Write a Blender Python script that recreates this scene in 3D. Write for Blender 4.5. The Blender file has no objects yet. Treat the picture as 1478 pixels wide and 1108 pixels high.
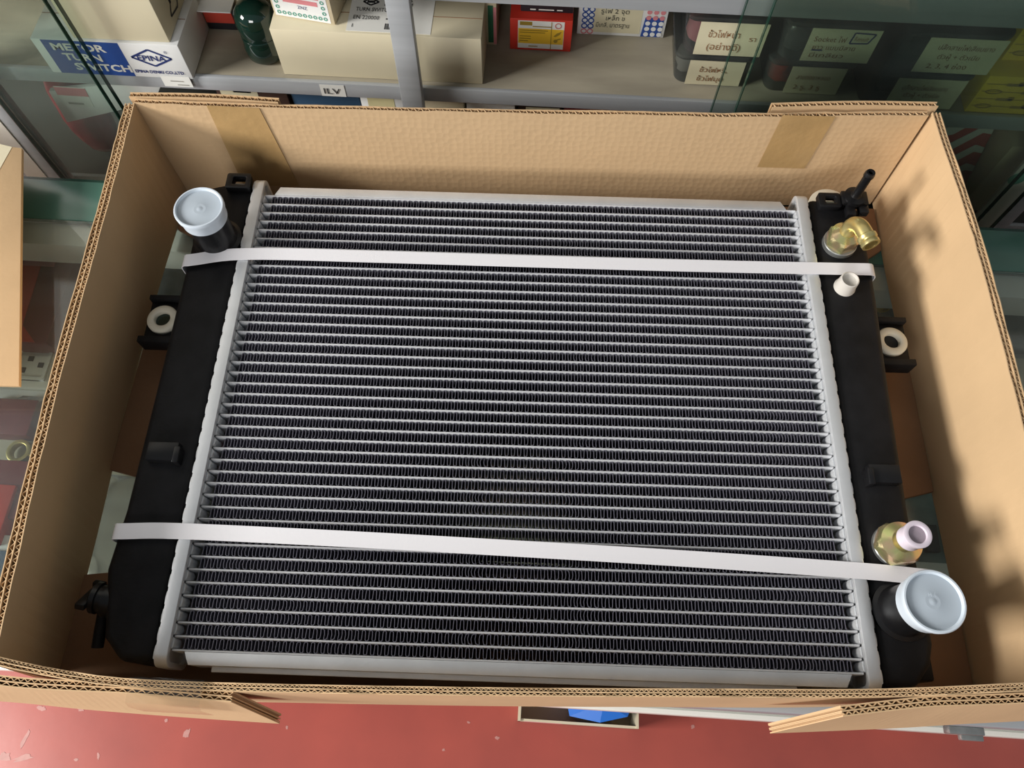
import bpy, bmesh, math, random
from mathutils import Vector, Matrix, Euler
random.seed(7)
S = bpy.context.scene
COL = S.collection
pi = math.pi

# ------------------------------------------------------------------ camera
FPX = 1100.0                                   # focal length in pixels of a 1478 x 1108 frame
CAM_EUL = Euler((0.4232, -0.0047, 0.06171), 'XYZ')
CAM_LOC = Vector((0.00259, -0.24203, 0.6394))
cd = bpy.data.cameras.new('camera'); cam = bpy.data.objects.new('camera', cd); COL.objects.link(cam)
cam.location = CAM_LOC; cam.rotation_euler = CAM_EUL
cd.sensor_fit = 'HORIZONTAL'; cd.sensor_width = 36.0; cd.lens = 36.0 * FPX / 1478.0
cd.clip_start = 0.02; cd.clip_end = 60
S.camera = cam

# ------------------------------------------------------------------ light
w = bpy.data.worlds.new('world'); S.world = w; w.use_nodes = True
bg = w.node_tree.nodes['Background']; bg.inputs[0].default_value = (0.86, 0.93, 1.0, 1); bg.inputs[1].default_value = 0.22
def area(name, loc, target, sx, sy, power, col):
    l = bpy.data.lights.new(name, 'AREA'); l.shape = 'RECTANGLE'; l.size = sx; l.size_y = sy; l.energy = power; l.color = col
    o = bpy.data.objects.new(name, l); COL.objects.link(o); o.location = loc
    o.rotation_euler = (Vector(target) - Vector(loc)).to_track_quat('-Z', 'Y').to_euler(); return o
area('side_door_daylight', (-2.85, -0.85, 1.36), (0, 0, 0.05), 1.0, 0.75, 138, (1.0, 0.97, 0.93))
area('front_fill', (-0.7, -3.0, 1.45), (0, 0, 0.05), 1.4, 0.9, 52, (1.0, 0.98, 0.96))  # added soft fill from the front, lifts the back wall of the box
S.view_settings.view_transform = 'Standard'; S.view_settings.look = 'None'
S.view_settings.exposure = 0.0; S.view_settings.gamma = 1.0; S.view_settings.use_curve_mapping = False

# ------------------------------------------------------------------ pixel -> point (a pixel gives a direction; the plane gives the distance)
RM = CAM_EUL.to_matrix()
def ray(u, v): return RM @ Vector(((u - 739) / FPX, -(v - 554) / FPX, -1.0))
def onz(u, v, z):
    d = ray(u, v); t = (z - CAM_LOC.z) / d.z; return CAM_LOC + d * t
def ony(u, v, y):
    d = ray(u, v); t = (y - CAM_LOC.y) / d.y; return CAM_LOC + d * t

# ------------------------------------------------------------------ materials
M = {}
def mat(name, col, rough=0.6, metal=0.0, var=0.0, vscale=30, bump=0.0, bscale=200, stretch=(1,1,1), col2=None, spec=0.5, trans=0.0, sub=0.0, detail=4):
    m = bpy.data.materials.new(name); m.use_nodes = True; nt = m.node_tree; N = nt.nodes; L = nt.links
    p = N['Principled BSDF']; p.inputs['Roughness'].default_value = rough; p.inputs['Metallic'].default_value = metal
    p.inputs['Specular IOR Level'].default_value = spec
    p.inputs['Base Color'].default_value = (*col, 1)
    tc = N.new('ShaderNodeTexCoord'); mp = N.new('ShaderNodeMapping'); mp.inputs['Scale'].default_value = stretch
    L.new(tc.outputs['Object'], mp.inputs['Vector'])
    if var or col2:
        n = N.new('ShaderNodeTexNoise'); n.inputs['Scale'].default_value = vscale; n.inputs['Detail'].default_value = detail
        L.new(mp.outputs['Vector'], n.inputs['Vector'])
        r = N.new('ShaderNodeValToRGB'); r.color_ramp.elements[0].position = 0.32; r.color_ramp.elements[1].position = 0.68
        c2 = col2 or tuple(max(0, c * (1 - var)) for c in col)
        c1 = col if col2 else tuple(min(1, c * (1 + var)) for c in col)
        r.color_ramp.elements[0].color = (*c2, 1); r.color_ramp.elements[1].color = (*c1, 1)
        L.new(n.outputs['Fac'], r.inputs['Fac']); L.new(r.outputs['Color'], p.inputs['Base Color'])
    if bump:
        n = N.new('ShaderNodeTexNoise'); n.inputs['Scale'].default_value = bscale; n.inputs['Detail'].default_value = 3
        L.new(mp.outputs['Vector'], n.inputs['Vector'])
        b = N.new('ShaderNodeBump'); b.inputs['Strength'].default_value = bump; b.inputs['Distance'].default_value = 0.002
        L.new(n.outputs['Fac'], b.inputs['Height']); L.new(b.outputs['Normal'], p.inputs['Normal'])
    M[name] = m; return m
def glass(name, tint, refl=0.06, rough=0.02, haze=0.0, hazecol=(.6,.65,.65)):
    m = bpy.data.materials.new(name); m.use_nodes = True; nt = m.node_tree; N = nt.nodes; L = nt.links
    N.remove(N['Principled BSDF']); out = N['Material Output']
    t = N.new('ShaderNodeBsdfTransparent'); t.inputs[0].default_value = (*tint, 1)
    g = N.new('ShaderNodeBsdfGlossy'); g.inputs['Roughness'].default_value = rough
    fr = N.new('ShaderNodeLayerWeight'); fr.inputs[0].default_value = 0.12
    mul = N.new('ShaderNodeMath'); mul.operation = 'MULTIPLY_ADD'; mul.inputs[1].default_value = 0.7; mul.inputs[2].default_value = refl
    L.new(fr.outputs['Fresnel'], mul.inputs[0])
    mx = N.new('ShaderNodeMixShader'); L.new(mul.outputs[0], mx.inputs[0])
    first = t.outputs[0]
    if haze:
        d = N.new('ShaderNodeBsdfDiffuse'); d.inputs[0].default_value = (*hazecol, 1)
        n = N.new('ShaderNodeTexNoise'); n.inputs['Scale'].default_value = 14; n.inputs['Detail'].default_value = 5
        tc = N.new('ShaderNodeTexCoord'); L.new(tc.outputs['Object'], n.inputs['Vector'])
        mm = N.new('ShaderNodeMath'); mm.operation = 'MULTIPLY'; mm.inputs[1].default_value = haze * 2; L.new(n.outputs['Fac'], mm.inputs[0])
        mh = N.new('ShaderNodeMixShader'); L.new(mm.outputs[0], mh.inputs[0]); L.new(t.outputs[0], mh.inputs[1]); L.new(d.outputs[0], mh.inputs[2])
        first = mh.outputs[0]
    L.new(first, mx.inputs[1]); L.new(g.outputs[0], mx.inputs[2]); L.new(mx.outputs[0], out.inputs[0])
    M[name] = m; return m

mat('card', (0.60, 0.415, 0.235), 0.75, var=0.07, vscale=9, bump=0.10, bscale=120, spec=0.25)
mat('card_back', (0.60, 0.415, 0.235), 0.62, var=0.05, vscale=8, spec=0.4)
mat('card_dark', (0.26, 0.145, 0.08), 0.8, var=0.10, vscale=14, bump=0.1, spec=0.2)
mat('kraft_box', (0.55, 0.47, 0.32), 0.7, var=0.05, vscale=10, bump=0.05, spec=0.3)
mat('pale_kraft', (0.62, 0.56, 0.40), 0.7, var=0.05, vscale=10, spec=0.3)
mat('tape', (0.47, 0.30, 0.13), 0.33, var=0.10, vscale=25, bump=0.25, bscale=90)
mat('alu', (0.72, 0.74, 0.76), 0.42, 0.55, var=0.05, vscale=40, bump=0.05, bscale=300)
mat('alu_tube', (0.66, 0.67, 0.69), 0.45, 0.35)
mat('alu_fin', (0.19, 0.185, 0.23), 0.45, 0.5)
mat('alu_frame', (0.40, 0.42, 0.44), 0.42, 0.2, var=0.06, vscale=6, stretch=(1,20,20))
mat('white_frame', (0.80, 0.77, 0.70), 0.45, 0.1, var=0.04, vscale=12)
mat('tank', (0.008, 0.008, 0.009), 0.55, var=0.3, vscale=60, bump=0.12, bscale=400, spec=0.22)
mat('black_plastic', (0.009, 0.009, 0.010), 0.32, spec=0.35)
mat('strap', (0.83, 0.82, 0.85), 0.42, bump=0.03, bscale=500, spec=0.4)
mat('cap_plastic', (0.58, 0.65, 0.72), 0.3, spec=0.5, var=0.03, vscale=60)
mat('cap_inner', (0.42, 0.48, 0.54), 0.35, spec=0.5)
mat('cap_lilac', (0.70, 0.62, 0.70), 0.25, spec=0.5)
mat('cap_mauve', (0.30, 0.25, 0.29), 0.35)
mat('plug', (0.60, 0.57, 0.52), 0.35, spec=0.5)
mat('brass', (0.66, 0.50, 0.18), 0.32, 0.8, col2=(0.60, 0.53, 0.25), vscale=90)
mat('zinc_nut', (0.80, 0.50, 0.36), 0.25, 0.8, col2=(0.62, 0.66, 0.28), vscale=80)
mat('cream', (0.70, 0.66, 0.54), 0.5)
mat('hole_dark', (0.01, 0.01, 0.01), 0.8)
mat('floor_red', (0.41, 0.090, 0.068), 0.28, col2=(0.31, 0.072, 0.058), vscale=5, bump=0.06, bscale=25, spec=0.5, detail=8)
mat('floor_wear', (0.46, 0.22, 0.19), 0.5, var=0.1, vscale=80)
mat('shelf_board', (0.42, 0.38, 0.29), 0.7, col2=(0.33, 0.295, 0.225), vscale=12, stretch=(1,4,1), spec=0.3, detail=8)
mat('green_paint', (0.075, 0.18, 0.14), 0.22, col2=(0.05, 0.125, 0.10), vscale=9, spec=0.5)
mat('glass_edge', (0.012, 0.040, 0.028), 0.15)
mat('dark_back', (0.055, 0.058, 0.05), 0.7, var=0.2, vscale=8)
mat('white_card', (0.74, 0.75, 0.74), 0.6, var=0.02, vscale=20)
mat('paper', (0.70, 0.70, 0.66), 0.7)
mat('yellow_paper', (0.66, 0.60, 0.33), 0.75, var=0.04, vscale=30)
mat('old_paper', (0.63, 0.58, 0.40), 0.75, var=0.05, vscale=30)
mat('print_blue', (0.02, 0.07, 0.30), 0.5)
mat('print_navy', (0.02, 0.035, 0.14), 0.5)
mat('print_black', (0.02, 0.02, 0.022), 0.6)
mat('print_red', (0.50, 0.05, 0.03), 0.55)
mat('print_pink', (0.62, 0.22, 0.24), 0.6)
mat('print_green', (0.10, 0.32, 0.24), 0.6)
mat('grey_green', (0.13, 0.18, 0.16), 0.4, var=0.4, vscale=40)
mat('ink_brown', (0.22, 0.09, 0.03), 0.7)
mat('ink_grey', (0.28, 0.27, 0.24), 0.7)
mat('red_card', (0.55, 0.035, 0.02), 0.45, var=0.08, vscale=20)
mat('maroon', (0.16, 0.015, 0.02), 0.45, var=0.15, vscale=30)
mat('red_film', (0.30, 0.02, 0.03), 0.3, var=0.3, vscale=25, bump=0.3, bscale=40)
mat('yellow_card', (0.72, 0.50, 0.03), 0.5, var=0.06, vscale=20)
mat('label_yellow', (0.74, 0.45, 0.03), 0.5)
mat('olive_line', (0.30, 0.20, 0.02), 0.6)
mat('bottle_green', (0.004, 0.020, 0.014), 0.08, spec=0.7)
mat('green_card', (0.02, 0.12, 0.06), 0.5)
mat('blue_plastic', (0.02, 0.16, 0.62), 0.35)
mat('blue_film', (0.03, 0.07, 0.13), 0.3, bump=0.4, bscale=50)
mat('dark_card', (0.05, 0.022, 0.015), 0.6)
mat('black_card', (0.015, 0.015, 0.02), 0.5)
mat('grey_metal', (0.33, 0.34, 0.33), 0.35, 0.7, var=0.25, vscale=50)
mat('outlet', (0.62, 0.60, 0.52), 0.35)
mat('wall_paint', (0.55, 0.55, 0.50), 0.8, var=0.05, vscale=3)
glass('glass_pane', (0.82, 0.865, 0.83), 0.02, haze=0.012)
glass('glass_clear', (0.91, 0.945, 0.925), 0.02, haze=0.02)
glass('glass_top', (0.88, 0.92, 0.905), 0.05, haze=0.05)  # diffuse haze here stands in for sky reflected off the counter top
glass('clear_film', (0.95, 0.94, 0.90), 0.05, rough=0.1, haze=0.02)
glass('poly_bag', (0.93, 0.93, 0.94), 0.05, rough=0.15, haze=0.025, hazecol=(.75,.76,.78))
glass('clear_tub', (0.50, 0.52, 0.50), 0.05, rough=0.1, haze=0.10, hazecol=(.35,.37,.36))

# embossed cardboard of the back wall: fine dimples as relief
def emboss(m):
    nt = m.node_tree; N = nt.nodes; L = nt.links; p = N['Principled BSDF']
    tc = N.new('ShaderNodeTexCoord'); v = N.new('ShaderNodeTexVoronoi'); v.inputs['Scale'].default_value = 165
    mp = N.new('ShaderNodeMapping'); mp.inputs['Scale'].default_value = (1, 0.05, 1)
    L.new(tc.outputs['Object'], mp.inputs['Vector']); L.new(mp.outputs['Vector'], v.inputs['Vector'])
    v.inputs['Randomness'].default_value = 0.45
    b = N.new('ShaderNodeBump'); b.inputs['Strength'].default_value = 0.22; b.inputs['Distance'].default_value = 0.0012
    L.new(v.outputs['Distance'], b.inputs['Height']); L.new(b.outputs['Normal'], p.inputs['Normal'])
emboss(M['card_back'])

# ------------------------------------------------------------------ mesh helpers
class MB:
    def __init__(s): s.v = []; s.f = []
    def add(s, vs, fs):
        o = len(s.v); s.v += [tuple(v) for v in vs]; s.f += [tuple(i + o for i in f) for f in fs]; return s
    def box(s, x0, x1, y0, y1, z0, z1, R=None, c=None):
        vs = [Vector((x, y, z)) for z in (z0, z1) for y in (y0, y1) for x in (x0, x1)]
        if R is not None:
            c = Vector(c) if c is not None else Vector(((x0+x1)/2, (y0+y1)/2, (z0+z1)/2))
            vs = [R @ (v - c) + c for v in vs]
        return s.add(vs, [(0,2,3,1),(4,5,7,6),(0,1,5,4),(2,6,7,3),(0,4,6,2),(1,3,7,5)])
    def prism(s, poly, z0, z1, ax=None):
        n = len(poly); f = ax or (lambda a, b, c: (a, b, c))
        vs = [f(x, y, z0) for x, y in poly] + [f(x, y, z1) for x, y in poly]
        return s.add(vs, [tuple(range(n))[::-1], tuple(range(n, 2*n))] + [(i, (i+1) % n, n+(i+1) % n, n+i) for i in range(n)])
    def ring(s, poly_o, poly_i, z0, z1, ax=None):
        n = len(poly_o); f = ax or (lambda a, b, c: (a, b, c))
        vs = [f(x, y, z) for z in (z0, z1) for P in (poly_o, poly_i) for x, y in P]
        F = []
        for i in range(n):
            j = (i+1) % n
            F += [(i, j, 2*n+j, 2*n+i), (n+j, n+i, 3*n+i, 3*n+j), (2*n+i, 2*n+j, 3*n+j, 3*n+i), (j, i, n+i, n+j)]
        return s.add(vs, F)
    def lathe(s, prof, c=(0,0,0), n=32, R=None, cap0=True, cap1=True):
        c = Vector(c); vs = []; F = []
        for r, z in prof:
            for k in range(n):
                v = Vector((r*math.cos(2*pi*k/n), r*math.sin(2*pi*k/n), z))
                vs.append((R @ v if R else v) + c)
        m = len(prof)
        for i in range(m-1):
            for k in range(n):
                k2 = (k+1) % n; F.append((i*n+k, i*n+k2, (i+1)*n+k2, (i+1)*n+k))
        if cap0: F.append(tuple(range(n))[::-1])
        if cap1: F.append(tuple(range((m-1)*n, m*n)))
        return s.add(vs, F)
    def tube(s, path, rad, n=16, caps=True):
        path = [Vector(p) for p in path]; rr = rad if isinstance(rad, (list, tuple)) else [rad]*len(path)
        t0 = (path[1]-path[0]).normalized(); a = t0.orthogonal().normalized(); vs = []; F = []
        for i, p in enumerate(path):
            t = ((path[min(i+1, len(path)-1)] - path[max(i-1, 0)])).normalized()
            a = (a - t*a.dot(t)).normalized(); b = t.cross(a)
            for k in range(n): vs.append(p + (a*math.cos(2*pi*k/n) + b*math.sin(2*pi*k/n))*rr[i])
        for i in range(len(path)-1):
            for k in range(n):
                k2 = (k+1) % n; F.append((i*n+k, i*n+k2, (i+1)*n+k2, (i+1)*n+k))
        if caps: F += [tuple(range(n))[::-1], tuple(range((len(path)-1)*n, len(path)*n))]
        return s.add(vs, F)
    def sheet(s, grid):                                   # grid of points -> quads
        r = len(grid); c = len(grid[0]); vs = [p for row in grid for p in row]
        return s.add(vs, [(i*c+j, i*c+j+1, (i+1)*c+j+1, (i+1)*c+j) for i in range(r-1) for j in range(c-1)])
    def ribbon(s, A, B, tn):
        """thin solid strip between polylines A and B; tn = list of half-thickness vectors"""
        n = len(A); vs = []
        for a, b, t in zip(A, B, tn): vs += [a - t, a + t, b - t, b + t]
        F = []
        for i in range(n-1):
            o = 4*i; q = 4*(i+1)
            F += [(o, q, q+2, o+2), (o+1, o+3, q+3, q+1), (o, o+1, q+1, q), (o+2, q+2, q+3, o+3)]
        F += [(0, 2, 3, 1), (4*n-4, 4*n-3, 4*n-1, 4*n-2)]
        return s.add(vs, F)

BASE = {}
def link(o, parent):
    COL.objects.link(o)
    if parent is not None: o.parent = parent
def obj(name, mb, m, parent=None, bevel=0.0, segs=2, smooth=False, angle=40, base=None):
    me = bpy.data.meshes.new(name)
    bm = bmesh.new(); vs = [bm.verts.new(v) for v in mb.v]
    for f in mb.f:
        try: bm.faces.new([vs[i] for i in f])
        except ValueError: pass
    bmesh.ops.recalc_face_normals(bm, faces=bm.faces)
    if bevel:
        ed = [e for e in bm.edges if len(e.link_faces) == 2 and e.calc_face_angle(0) > 0.6]
        bmesh.ops.bevel(bm, geom=ed, offset=bevel, segments=segs, profile=0.5, affect='EDGES', clamp_overlap=True)
    lo = [min(v.co[i] for v in bm.verts) for i in range(3)]; hi = [max(v.co[i] for v in bm.verts) for i in range(3)]
    c = Vector([(lo[i]+hi[i])/2 for i in range(3)]); c.z = lo[2]
    for v in bm.verts: v.co -= c
    if smooth or bevel:
        for f in bm.faces: f.smooth = True
    bm.to_mesh(me); bm.free()
    if smooth or bevel: me.set_sharp_from_angle(angle=math.radians(angle))
    me.materials.append(M[m] if isinstance(m, str) else m)
    o = bpy.data.objects.new(name, me); link(o, parent)
    pb = BASE.get(parent.name, Vector((0,0,0))) if parent is not None else Vector((0,0,0))
    o.location = c - pb; BASE[o.name] = c
    return o
def tag(o, label, cat, group=None):
    o['label'] = label; o['category'] = cat
    if group: o['group'] = group
    return o
def thing(name, loc, label, cat, group=None, rotz=0.0, local=False):
    o = bpy.data.objects.new(name, None); COL.objects.link(o); o.location = loc; o.rotation_euler = (0, 0, rotz)
    o.empty_display_size = 0.03
    BASE[o.name] = Vector((0,0,0)) if local else Vector(loc)
    return tag(o, label, cat, group)
def struct(o): o['kind'] = 'structure'; return o
def rrect(x0, x1, y0, y1, r, n=5):
    P = []
    for cx, cy, a in ((x1-r, y1-r, 0), (x0+r, y1-r, 90), (x0+r, y0+r, 180), (x1-r, y0+r, 270)):
        for k in range(n+1):
            t = math.radians(a + 90*k/n); P.append((cx + r*math.cos(t), cy + r*math.sin(t)))
    return P
def circ(r, n=24, cx=0, cy=0): return [(cx + r*math.cos(2*pi*k/n), cy + r*math.sin(2*pi*k/n)) for k in range(n)]

def text_into(mb, body, size, O, U, V, width=None, shear=0.0, lift=0.0, space=1.0, bold=0.0):
    """flat lettering: lower-left at O, along unit U, up along unit V; width fits the line"""
    c = bpy.data.curves.new('t', 'FONT'); c.body = body; c.size = 1.0; c.fill_mode = 'FRONT'; c.resolution_u = 2; c.space_character = space; c.offset = bold
    o = bpy.data.objects.new('t', c); COL.objects.link(o)
    dg = bpy.context.evaluated_depsgraph_get(); me = bpy.data.meshes.new_from_object(o.evaluated_get(dg))
    O = Vector(O); U = Vector(U); V = Vector(V); Nn = U.cross(V).normalized()
    if me.vertices:
        xs = [v.co.x for v in me.vertices]; x0 = min(xs); wd = max(xs) - x0
        kx = (width / wd) if width else size
        mb.add([O + U*((v.co.x - x0)*kx + shear*v.co.y*size) + V*(v.co.y*size) + Nn*lift for v in me.vertices], [tuple(p.vertices) for p in me.polygons])
    bpy.data.objects.remove(o); bpy.data.curves.remove(c); bpy.data.meshes.remove(me)
    return mb
def patch(mb, O, U, V, w_, h_, lift=0.0003, th=0.0003):
    """thin plate w x h standing lift proud of the face U,V"""
    O = Vector(O); U = Vector(U); V = Vector(V); n = U.cross(V).normalized()
    a = [O + n*lift, O + U*w_ + n*lift, O + U*w_ + V*h_ + n*lift, O + V*h_ + n*lift]; b = [p - n*th for p in a]
    return mb.add(a + b, [(0,1,2,3), (7,6,5,4), (0,4,5,1), (1,5,6,2), (2,6,7,3), (3,7,4,0)])
def line(mb, p, q, wd, n, lift=0.0004):
    p = Vector(p); q = Vector(q); n = Vector(n); d = (q-p).normalized(); s = d.cross(n)*wd/2
    return mb.add([p-s+n*lift, q-s+n*lift, q+s+n*lift, p+s+n*lift], [(0,1,2,3)])

# ================================================================== SETTING
FLOOR = -0.86
struct(obj('floor', MB().box(-3, 3, -3.2, 1.2, FLOOR-0.05, FLOOR), 'floor_red'))
struct(obj('wall_back', MB().box(-3, 3, 0.62, 0.72, FLOOR, 1.6), 'wall_paint'))
# worn pale scuffs on the painted floor (flat stains with their own shape)
fm = MB()
def blob(u, v, rx, ry, rot=0, n=14):
    c = onz(u, v, FLOOR); P = []
    for k in range(n):
        t = 2*pi*k/n; r = 1 + random.uniform(-.35, .35); x = rx*r*math.cos(t); y = ry*r*math.sin(t)
        P.append((c.x + x*math.cos(rot) - y*math.sin(rot), c.y + x*math.sin(rot) + y*math.cos(rot)))
    fm.prism(P, FLOOR, FLOOR + 0.0004)
for u, v, rx, ry, ro in [(6,1092,.012,.008,0),(34,1094,.016,.005,.3),(36,1066,.004,.016,-.2),(142,1091,.002,.006,.3),(110,1096,.004,.002,0),(117,1023,.006,.005,0),(270,1058,.005,.008,-.3),
    (676,1042,.003,.002,0),(718,1065,.004,.003,0),(1000,1048,.004,.004,0),(640,1082,.003,.002,0),(60,1022,.008,.004,0),(240,1040,.003,.003,0),(414,1050,.002,.003,0)]: blob(u, v, rx, ry, ro)
o = obj('floor_wear', fm, 'floor_wear', bpy.data.objects['floor'])

# ------------------------------------------------------------------ display counter that carries the box
CX0, CX1, CYF, CYB = -1.05, 1.05, -0.2190, 0.2480
ctr = thing('display_counter', (0, 0, FLOOR), 'glass-topped display counter carrying the opened cardboard box', 'counter')
def rails(y0, y1, z0, z1): return MB().box(CX0, CX1, y0, y1, z0, z1)
obj('glass_top', MB().box(CX0+.02, CX1-.02, CYF+0.026, 0.1985, -0.006, 0.0), 'glass_top', ctr)
obj('front_rail', rails(CYF, CYF+0.026, -0.034, 0.0), 'alu_frame', ctr, bevel=0.0015)
obj('back_rail', rails(0.1725, 0.1985, -0.040, -0.0062), 'white_frame', ctr, bevel=0.001)
gs = obj('green_top_strip', rails(0.1990, CYB, -0.006, 0.0), 'green_paint', ctr, bevel=0.0008); gs['label'] = 'dark green glossy strip along the back edge of the top'
obj('strip_edge', MB().box(CX0, CX1, CYB, CYB+0.003, -0.006, -0.0005), 'glass_edge', ctr)
obj('back_panel', rails(0.240, 0.247, -0.44, -0.0065), 'white_frame', ctr)
obj('side_panel', MB().box(CX0, CX0+.012, CYF+.002, CYB-.01, -0.44, -0.0065), 'white_frame', ctr)
obj('side_panel', MB().box(CX1-.012, CX1, CYF+.002, CYB-.01, -0.44, -0.0065), 'white_frame', ctr)
obj('front_glass', MB().box(CX0+.02, CX1-.02, CYF+.010, CYF+.015, -0.40, -0.035), 'glass_pane', ctr)
obj('bottom_board', MB().box(CX0, CX1, CYF+.004, CYB-.01, -0.44, -0.40), 'white_frame', ctr, bevel=.002)
ish = obj('inner_shelf', MB().box(CX0+.02, CX1-.02, CYF+.03, 0.238, -0.135, -0.125), 'shelf_board', ctr, bevel=.001)
for x in (CX0+.02, CX1-.05):
    for y in (CYF+.01, CYB-.05): obj('leg', MB().box(x, x+.03, y, y+.03, FLOOR, -0.44), 'alu_frame', ctr, bevel=.001)
pt = onz(1392, 1052, -0.02)
br = MB().box(pt.x-.012, pt.x+.016, CYF-.006, CYF, -0.030, -0.020); br.box(pt.x+.002, pt.x+.020, CYF-.010, CYF-.002, -0.036, -0.030)
obj('rail_bracket', br, 'grey_metal', ctr, bevel=.001)

# ------------------------------------------------------------------ glass-fronted cabinet behind the counter
HY = 0.370                                      # its front plane
LZ0, LZ1 = 0.0127, 0.0315                       # shelf front lip
UZ = 0.1385                                     # underside of the lip above
BZ = -0.150                                     # lower shelf top
HB = 0.545
cab = thing('wall_cabinet', (0, HY, FLOOR), 'aluminium and glass wall cabinet with stocked shelves behind the counter', 'cabinet')
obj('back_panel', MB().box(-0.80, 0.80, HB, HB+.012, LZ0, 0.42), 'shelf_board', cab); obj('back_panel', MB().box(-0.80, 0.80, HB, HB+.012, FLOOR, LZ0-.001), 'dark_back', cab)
obj('shelf', MB().box(-0.80, 0.80, HY+.004, HB, LZ0+.002, LZ1-.0015), 'shelf_board', cab)
obj('shelf_lip', MB().box(-0.80, 0.80, HY-.001, HY+.004, LZ0, LZ1-.0005), 'alu_frame', cab, bevel=.0008)
obj('shelf', MB().box(-0.80, 0.80, HY+.004, HB, UZ+.002, UZ+.018), 'shelf_board', cab)
ul = obj('shelf_lip', MB().box(-0.80, 0.80, HY-.001, HY+.004, UZ, UZ+.055), 'alu_frame', cab, bevel=.0008)
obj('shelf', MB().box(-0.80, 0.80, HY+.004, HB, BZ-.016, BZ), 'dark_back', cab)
obj('shelf_lip', MB().box(-0.80, 0.80, HY-.001, HY+.004, BZ-.018, BZ+.003), 'alu_frame', cab, bevel=.0008)
obj('base_board', MB().box(-0.80, 0.80, HY, HB, FLOOR, -0.60), 'dark_card', cab)
obj('top_board', MB().box(-0.80, 0.80, HY, HB, 0.41, 0.42), 'shelf_board', cab)
def post(x0, x1, y0, y1): return obj('post', MB().box(x0, x1, y0, y1, FLOOR, 0.41), 'alu_frame', cab, bevel=.001)
post(-0.148, -0.1255, HY-.018, HY-.0065)
post(-0.622, -0.605, HY-.012, HY-.0065); obj('post_face', MB().box(-0.648, -0.6225, HY-.013, HY-.0065, FLOOR, 0.41), 'white_frame', cab)
post(0.5665, 0.583, HY-.012, HY-.0065); obj('post_face', MB().box(0.535, 0.566, HY-.010, HY-.0065, FLOOR, 0.41), 'white_frame', cab)
obj('door_frame', MB().box(-0.6045, -0.592, HY-.014, HY-.0065, FLOOR, 0.41), 'dark_card', cab)
def pane(x0, x1, y, gm='glass_pane'):
    g = obj('glass_door', MB().box(x0+.0008, x1-.0008, y, y+.0045, -0.165, 0.185), gm, cab)
    for x in (x0, x1-.0009): obj('glass_edge', MB().box(x, x+.0009, y-.0002, y+.0047, -0.165, 0.185), 'glass_edge', g)
pane(-0.590, -0.4655, HY-.0270, 'glass_clear')
pane(-0.590, -0.4600, HY-.0200, 'glass_clear')
pane(0.175, 0.560, HY-.0190)
pane(0.197, 0.530, HY-.0265)
# shelf-lip stickers
def lip_tag(u0, u1, v, zc, hh, txt, mt='paper'):
    a = ony(u0, v, HY-.0012); b = ony(u1, v, HY-.0012); m = MB(); patch(m, (a.x, HY-.0012, zc), (1,0,0), (0,0,1), b.x-a.x, hh)
    t = obj('shelf_sticker', m, mt, cab)
    if txt:
        m = MB(); text_into(m, txt, hh*0.72, (a.x+(b.x-a.x)*.14, HY-.0012, zc+hh*.24), (1,0,0), (0,0,1), (b.x-a.x)*.66, lift=.0009); obj('lettering', m, 'print_black', t)
lip_tag(462, 497, 127, LZ0+.0006, LZ1-LZ0-.003, 'ILV')
lip_tag(1405, 1452, 0, UZ+.030, .012, None)
gd = MB(); pg = ony(1463, 258, HY-.0105); gd.prism(circ(.0095, 20, pg.x+.004, pg.z), HY-.0105, HY-.0101, ax=lambda a, b, c: (a, c, b))
obj('round_sticker', gd, 'print_green', cab)

# ================================================================== CARDBOARD BOX
BT = 0.0075; RZ = 0.1221; FZB = 0.0064
box_ = thing('cardboard_box', (0, 0, 0.0005), 'large opened brown cardboard box holding the radiator on the counter', 'box')
def resample(P, n):
    P = [Vector(p) for p in P]; d = [0]
    for a, b in zip(P, P[1:]): d.append(d[-1] + (b-a).length)
    out = []; j = 0
    for k in range(n):
        t = d[-1]*k/(n-1)
        while j < len(P)-2 and d[j+1] < t: j += 1
        seg = d[j+1]-d[j] or 1; out.append(P[j].lerp(P[j+1], min(1, max(0, (t-d[j])/seg))))
    return out, d[-1]
def smoothline(P, n):
    """Catmull-Rom through the points"""
    P = [Vector(p) for p in P]
    if len(P) < 3: return P
    Q = [P[0]*2-P[1]] + P + [P[-1]*2-P[-2]]; out = []
    for i in range(1, len(Q)-2):
        a, b, c, d = Q[i-1:i+3]
        for k in range(n):
            t = k/n; out.append(0.5*((2*b) + (c-a)*t + (2*a-5*b+4*c-d)*t*t + (3*b-a-3*c+d)*t**3))
    out.append(P[-1]); return out
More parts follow.
